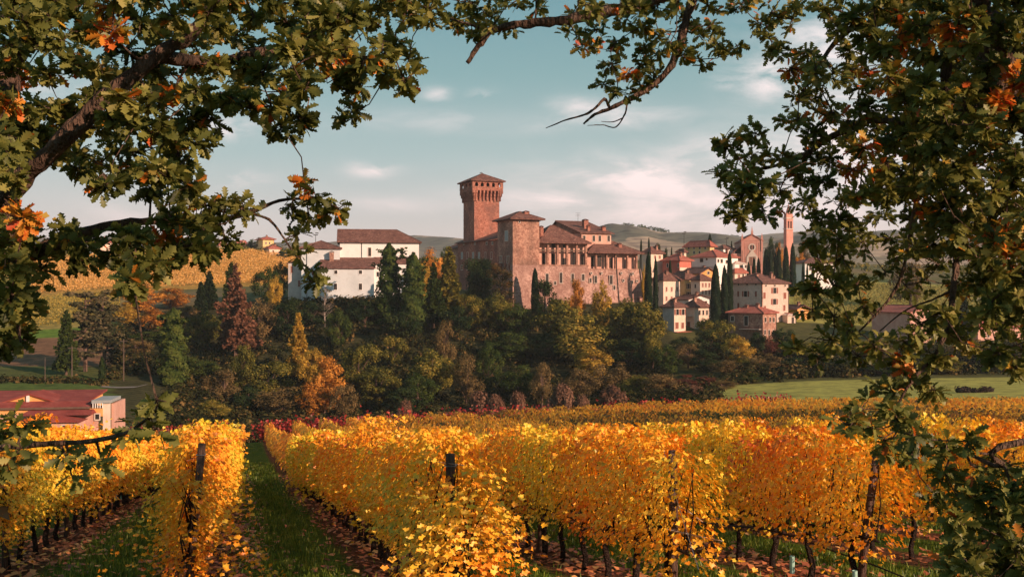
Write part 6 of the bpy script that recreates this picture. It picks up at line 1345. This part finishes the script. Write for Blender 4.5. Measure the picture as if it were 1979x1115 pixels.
    px = CX + F * P[:, 0] / np.maximum(P[:, 1], .1); py = CY - F * P[:, 2] / np.maximum(P[:, 1], .1)
    vis = (P[:, 1] > 1) & (px > 0) & (px < 1979) & (py > 0) & (py < 1115)
    score = np.where(vis, Sz / np.maximum(P[:, 1], .1), -1); top = np.argsort(-score)[:300]; mask = np.ones(len(P), bool); mask[top] = False
    V, FA, _ = scatter(OAK_V, OAK_F, P[mask] - base, Nn[mask], Tp[mask], Sz[mask])
    f = obj('foliage', np_mesh('foliage', V, FA, oakm, np.repeat(Rn[mask], len(OAK_F))), o); f['kind'] = 'stuff'
    lib = [np_mesh('leaf', OAK_V, OAK_F, oakm, np.full(len(OAK_F), (j + .5) / 24)) for j in range(24)]
    for i in top:
        n_ = Nn[i]; y = Tp[i] - n_ * np.dot(Tp[i], n_); y /= np.linalg.norm(y); x = np.cross(y, n_); q = P[i] - base
        l = obj('leaf', lib[min(23, int(Rn[i] * 24))], o); l.matrix_local = Matrix(((x[0], y[0], n_[0], q[0]), (x[1], y[1], n_[1], q[1]), (x[2], y[2], n_[2], q[2]), (0, 0, 0, 1))) @ Matrix.Scale(float(Sz[i]), 4)
    print('oak leaves', len(P), 'nodes', len(nodes))
    return o
gl = (-4.9, 6.2); gr_ = (6.1, 6.4)
# left oak
LR = [
 ([(-40, -60), (640, -60), (700, 20), (690, 90), (660, 150), (610, 200), (600, 245), (560, 250), (505, 235), (480, 205), (430, 225), (400, 285), (375, 300), (375, 360), (340, 385), (290, 375), (240, 345), (190, 370), (150, 350), (140, 315), (100, 310), (60, 330), (-40, 350)], 4.6, 6.6, 42, 6),
 ([(560, -60), (860, -60), (840, 40), (760, 50), (740, 75), (790, 90), (805, 140), (765, 180), (720, 180), (690, 225), (665, 205), (640, 160), (600, 130)], 5.4, 7.0, 40, 6),
 ([(-40, 410), (70, 420), (140, 440), (215, 462), (290, 440), (330, 425), (400, 440), (432, 470), (400, 500), (345, 505), (335, 530), (290, 545), (225, 540), (175, 520), (120, 520), (95, 560), (50, 590), (45, 640), (25, 680), (-40, 685)], 4.4, 6.0, 44, 6),
 ([(330, 385), (385, 375), (420, 400), (470, 395), (510, 385), (520, 400), (470, 425), (440, 460), (400, 460), (340, 430)], 5.2, 6.2, 40, 4),
 ([(545, 372), (575, 350), (605, 365), (655, 395), (660, 412), (600, 415), (552, 405)], 5.6, 6.0, 34, 3),
 ([(548, 445), (575, 440), (602, 470), (600, 500), (570, 510), (548, 480)], 5.6, 6.0, 34, 2),
 ([(592, 505), (612, 520), (618, 560), (600, 570), (590, 540)], 5.6, 5.9, 26, 2),
 ([(-40, 840), (60, 805), (70, 850), (150, 850), (270, 820), (285, 860), (200, 905), (130, 905), (90, 900), (-40, 960)], 4.2, 4.8, 58, 3),
 ([(235, 800), (300, 770), (350, 795), (330, 830), (250, 838)], 4.1, 4.3, 60, 2),
]
LH = [(132, 168, 46, 44), (165, 392, 72, 26), (280, 188, 22, 12), (285, 15, 30, 20), (75, 372, 28, 22)]
LS = [(465, 15, 32), (30, 165, 34), (35, 195, 26), (215, 140, 24), (330, 172, 26), (208, 60, 20), (225, 20, 22), (318, 462, 26), (205, 85, 18), (360, 125, 30), (235, 548, 16)]
oak('big oak with a thick bare limb, its boughs hanging over the golden hillside', (gl[0], gl[1], gz(*gl) - .2),
 [([(gl[0], gl[1], gz(*gl) - .4, 0), (-4.6, 6.1, -1.2, 0), (-30, 480, 5.5), (-8, 400, 5.3), (40, 345, 5.2), (110, 285, 5.1), (200, 195, 5.1), (300, 110, 5.2), (380, 55, 5.3), (430, -20, 5.3), (480, -140, 5.2)], [.3, .2, .10, .078, .06, .05, .045, .037, .034, .032, .03]),
  ([(-8, 400, 5.35), (10, 340, 6.0), (20, 270, 6.1), (12, 150, 6.2), (60, 60, 6.2), (140, 0, 6.2), (220, -80, 6.2)], [.1, .09, .085, .08, .075, .07, .06]),
  ([(300, 110, 5.25), (420, 120, 5.7), (540, 95, 5.9), (660, 110, 6.1), (760, 120, 6.3)], [.035, .03, .025, .018, .01]),
  ([(200, 195, 5.15), (270, 240, 5.4), (330, 300, 5.5), (360, 350, 5.5)], [.03, .022, .015, .01]),
  ([(-60, 520, 5.6), (30, 500, 5.6), (110, 470, 5.6), (200, 440, 5.6), (290, 428, 5.7), (400, 428, 5.8), (470, 415, 5.85), (540, 388, 5.9), (605, 386, 5.9), (655, 402, 5.9)], [.05, .045, .04, .03, .024, .018, .014, .01, .007, .004]),
  ([(485, 412, 5.85), (520, 425, 5.85), (545, 455, 5.85), (575, 500, 5.85), (600, 545, 5.8)], [.009, .008, .006, .005, .004]),
  ([(430, 422, 5.8), (440, 395, 5.8), (470, 382, 5.8)], [.008, .006, .004]),
  ([(-60, 560, 5.3), (10, 560, 5.2), (30, 610, 5.1), (40, 660, 5.0)], [.03, .02, .012, .006]),
  ([(-90, 890, 4.5), (0, 866, 4.5), (80, 858, 4.5), (170, 853, 4.5), (240, 838, 4.4), (270, 820, 4.3), (300, 795, 4.2)], [.02, .016, .013, .011, .009, .007, .004]),
 ], LR, LH, LS, 1)
# right oak
RR = [
 ([(1700, 470), (1760, 470), (1860, 540), (1860, 600), (1780, 610), (1700, 560)], 7.4, 8.2, 44, 3),
 ([(700, -60), (1480, -60), (1440, 15), (1390, 10), (1330, 15), (1180, 25), (1080, 15), (1000, 20), (960, 45), (900, 60), (860, 40), (800, 30), (745, 10)], 7.6, 8.8, 40, 5),
 ([(872, 30), (960, 30), (1000, 60), (960, 75), (890, 70)], 7.8, 8.4, 34, 3),
 ([(1120, 35), (1330, 30), (1400, 60), (1425, 85), (1405, 110), (1380, 120), (1340, 130), (1300, 110), (1285, 150), (1240, 165), (1230, 190), (1170, 180), (1160, 150), (1140, 100), (1110, 80)], 7.4, 8.6, 38, 4),
 ([(1400, 80), (1450, 95), (1440, 110), (1395, 105)], 8, 8.5, 26, 3),
 ([(1430, -60), (1560, -60), (1545, 20), (1530, 60), (1500, 85), (1515, 110), (1490, 125), (1465, 80), (1440, 40)], 7.6, 8.6, 38, 5),
 ([(1570, -60), (2080, -60), (2080, 700), (1960, 720), (1880, 690), (1845, 620), (1850, 560), (1760, 480), (1660, 470), (1620, 540), (1570, 600), (1560, 560), (1590, 500), (1560, 455), (1500, 440), (1490, 425), (1440, 470), (1425, 430), (1400, 380), (1360, 335), (1370, 310), (1420, 260), (1475, 235), (1500, 275), (1535, 255), (1540, 215), (1515, 160), (1545, 90), (1590, 60)], 5.8, 8.4, 42, 6),
 ([(1680, -60), (2080, -60), (2080, 640), (1900, 600), (1880, 480), (1780, 420), (1700, 380), (1720, 200)], 5.2, 6.8, 43, 6),
 ([(1570, 560), (1640, 520), (1680, 560), (1700, 640), (1680, 715), (1640, 715), (1590, 720), (1545, 700), (1515, 655), (1560, 630)], 6.6, 7.8, 44, 5),
 ([(1770, 600), (1830, 600), (1850, 680), (1840, 740), (1800, 800), (1780, 860), (1720, 830), (1690, 780), (1680, 730), (1730, 700), (1750, 640)], 6.0, 7.0, 46, 6),
 ([(1625, 800), (1700, 780), (1760, 830), (1860, 840), (1979, 900), (2080, 880), (2080, 1180), (1870, 1180), (1850, 1080), (1860, 1010), (1800, 950), (1760, 880), (1700, 850), (1640, 830)], 5.0, 6.4, 46, 4),
 ([(1860, 950), (2080, 880), (2080, 1180), (1830, 1180)], 4.8, 5.8, 40, 6),
]
RH = [(1600, 85, 26, 30), (1640, 350, 20, 12), (1700, 75, 22, 10), (1755, 590, 60, 22), (1590, 250, 14, 18), (1660, 400, 22, 16), (1720, 440, 26, 14), (1524, 438, 44, 62), (1470, 455, 26, 22), (1690, 500, 26, 16), (1640, 600, 18, 18), (1905, 745, 60, 22), (1790, 500, 30, 16), (1880, 890, 24, 14)]
RS = [(1705, 165, 42), (1560, 220, 20), (1640, 340, 24), (1740, 50, 26), (1840, 70, 24), (1940, 195, 22), (1890, 315, 22), (1800, 405, 20), (1945, 470, 30), (1745, 140, 22), (810, 5, 30), (1762, 520, 18), (1860, 570, 16), (1790, 770, 16), (1700, 760, 16), (1965, 170, 20), (1730, 850, 20)]
# unseen crown added overhead and behind the camera, sunward, to shade the leaves ahead
SHADE_CROWN = []
for _ in range(3200):
    x, y, z = R.uniform(-2.5, 8.5), R.uniform(-5, 7), R.uniform(1.2, 6.5)
    if len(SHADE_CROWN) >= 150: break
    if y > -.4 and abs(x) < .53 * y + .6 and z < .31 * y + .7: continue
    if x > 6.8 and z < 2.4: continue
    if ((x - 3.2) / 5.6) ** 2 + ((y - 1) / 6) ** 2 + ((z - 3.6) / 3.0) ** 2 > 1: continue
    if any((e[0][0] - x) ** 2 + (e[0][1] - y) ** 2 + (e[0][2] - z) ** 2 < .45 for e in SHADE_CROWN): continue
    SHADE_CROWN.append((np.array([x, y, z]), .42, 8, R.random() < .08, R.random()))
oak('dense oak whose dark crown fills the other side and arches over the castle', (gr_[0], gr_[1], gz(*gr_) - .2),
 [([(gr_[0], gr_[1], gz(*gr_) - .4, 0), (6.0, 6.4, -.6, 0), (5.6, 6.4, 1.0, 0), (1990, 220, 6.3), (1940, 120, 6.3), (1900, 20, 6.3), (1860, -120, 6.2), (1700, -420, 6.0)], [.32, .25, .2, .13, .1, .085, .07, .05]),
  ([(5.6, 6.4, .9, 0), (1960, 170, 6.5), (1880, 215, 6.6), (1840, 260, 6.8), (1760, 240, 7.0), (1690, 230, 7.2), (1640, 250, 7.3), (1600, 268, 7.4), (1545, 305, 7.5), (1480, 325, 7.5), (1400, 335, 7.6)], [.13, .085, .07, .05, .04, .034, .03, .024, .018, .012, .006]),
  ([(1990, 150, 6.4), (1850, 90, 6.8), (1740, 40, 7.2), (1640, 60, 7.6), (1580, 130, 7.8), (1540, 200, 7.8)], [.06, .045, .03, .022, .014, .008]),
  ([(1780, -200, 7.2), (1600, -110, 7.6), (1400, -40, 8.0), (1250, 5, 8.1), (1180, 22, 8.1), (1100, 38, 8.1), (1035, 45, 8.1), (985, 50, 8.1), (950, 62, 8.1), (925, 90, 8.1), (903, 122, 8.1)], [.08, .07, .06, .05, .045, .04, .036, .03, .026, .024, .018]),
  ([(945, 62, 8.1), (915, 50, 8.1), (880, 40, 8.15), (820, 20, 8.2)], [.015, .012, .008, .005]),
  ([(1500, -120, 7.8), (1370, -60, 7.9), (1335, 10, 8.0), (1312, 90, 8.0), (1285, 145, 8.0), (1235, 182, 8.0), (1190, 205, 8.0), (1150, 222, 8.0), (1128, 240, 8.0)], [.05, .042, .036, .032, .026, .022, .017, .012, .008]),
  ([(1178, 208, 8.0), (1168, 192, 8.0), (1150, 210, 8.0), (1130, 222, 8.0), (1095, 232, 8.0), (1055, 248, 8.0)], [.01, .014, .01, .009, .006, .003]),
  ([(1212, 198, 8.0), (1208, 220, 8.0), (1190, 246, 8.0), (1165, 242, 8.0), (1135, 243, 8.0)], [.008, .007, .005, .004, .002]),
  ([(1204, 228, 8.0), (1185, 236, 8.0), (1162, 235, 8.0)], [.005, .004, .002]),
  ([(1830, 120, 6.8), (1826, 200, 6.9), (1835, 300, 7.0), (1850, 400, 7.0), (1850, 480, 7.0), (1842, 560, 6.9), (1835, 620, 6.7), (1810, 680, 6.5), (1760, 740, 6.4), (1730, 790, 6.3)], [.04, .038, .034, .03, .026, .022, .018, .013, .01, .006]),
  ([(1760, 240, 7.2), (1775, 330, 7.2), (1765, 420, 7.3), (1740, 540, 7.4), (1700, 600, 7.4), (1650, 650, 7.4)], [.022, .02, .016, .013, .009, .005]),
  ([(1842, 560, 6.9), (1800, 580, 7.0), (1750, 600, 7.1), (1700, 640, 7.2)], [.009, .008, .006, .004]),
  ([(5.9, 6.4, .2, 0), (1990, 415, 6.2), (1940, 392, 6.3), (1880, 400, 6.5)], [.05, .035, .022, .012]),
  ([(5.95, 6.3, -.7, 0), (2000, 850, 5.4), (1940, 900, 5.4), (1880, 880, 5.6), (1800, 850, 5.8), (1720, 830, 6.0)], [.03, .02, .014, .011, .008, .005]),
  ([(5.6, 6.4, 1.2, 0), (5.0, 4.5, 2.6, 0), (3.8, 2.5, 3.6, 0), (2.2, .5, 4.2, 0)], [.14, .09, .065, .04]),
  ([(5.6, 6.3, 1.2, 0), (6.0, 3.5, 2.6, 0), (5.6, .5, 3.2, 0), (4.8, -2, 3.6, 0)], [.13, .09, .065, .04]),
 ], RR, RH, RS, 2, SHADE_CROWN)

# ------------------------------------------------------------------ the air
def haze():
    m, nt = new_mat('haze'); v = N(nt, 'ShaderNodeVolumePrincipled'); v.inputs['Color'].default_value = (.93, .95, .97, 1); v.inputs['Density'].default_value = HAZE; v.inputs['Anisotropy'].default_value = .2
    o = N(nt, 'ShaderNodeOutputMaterial'); link(nt, v.outputs[0], o.inputs[1])
    mb = MB(); mb.box(-2700, 2700, -90, 5300, -90, 260); q = mb.build('haze', m); tag(q, 'thin autumn haze over valley and hills', 'haze', kind='stuff')
HAZE = .00013
haze()
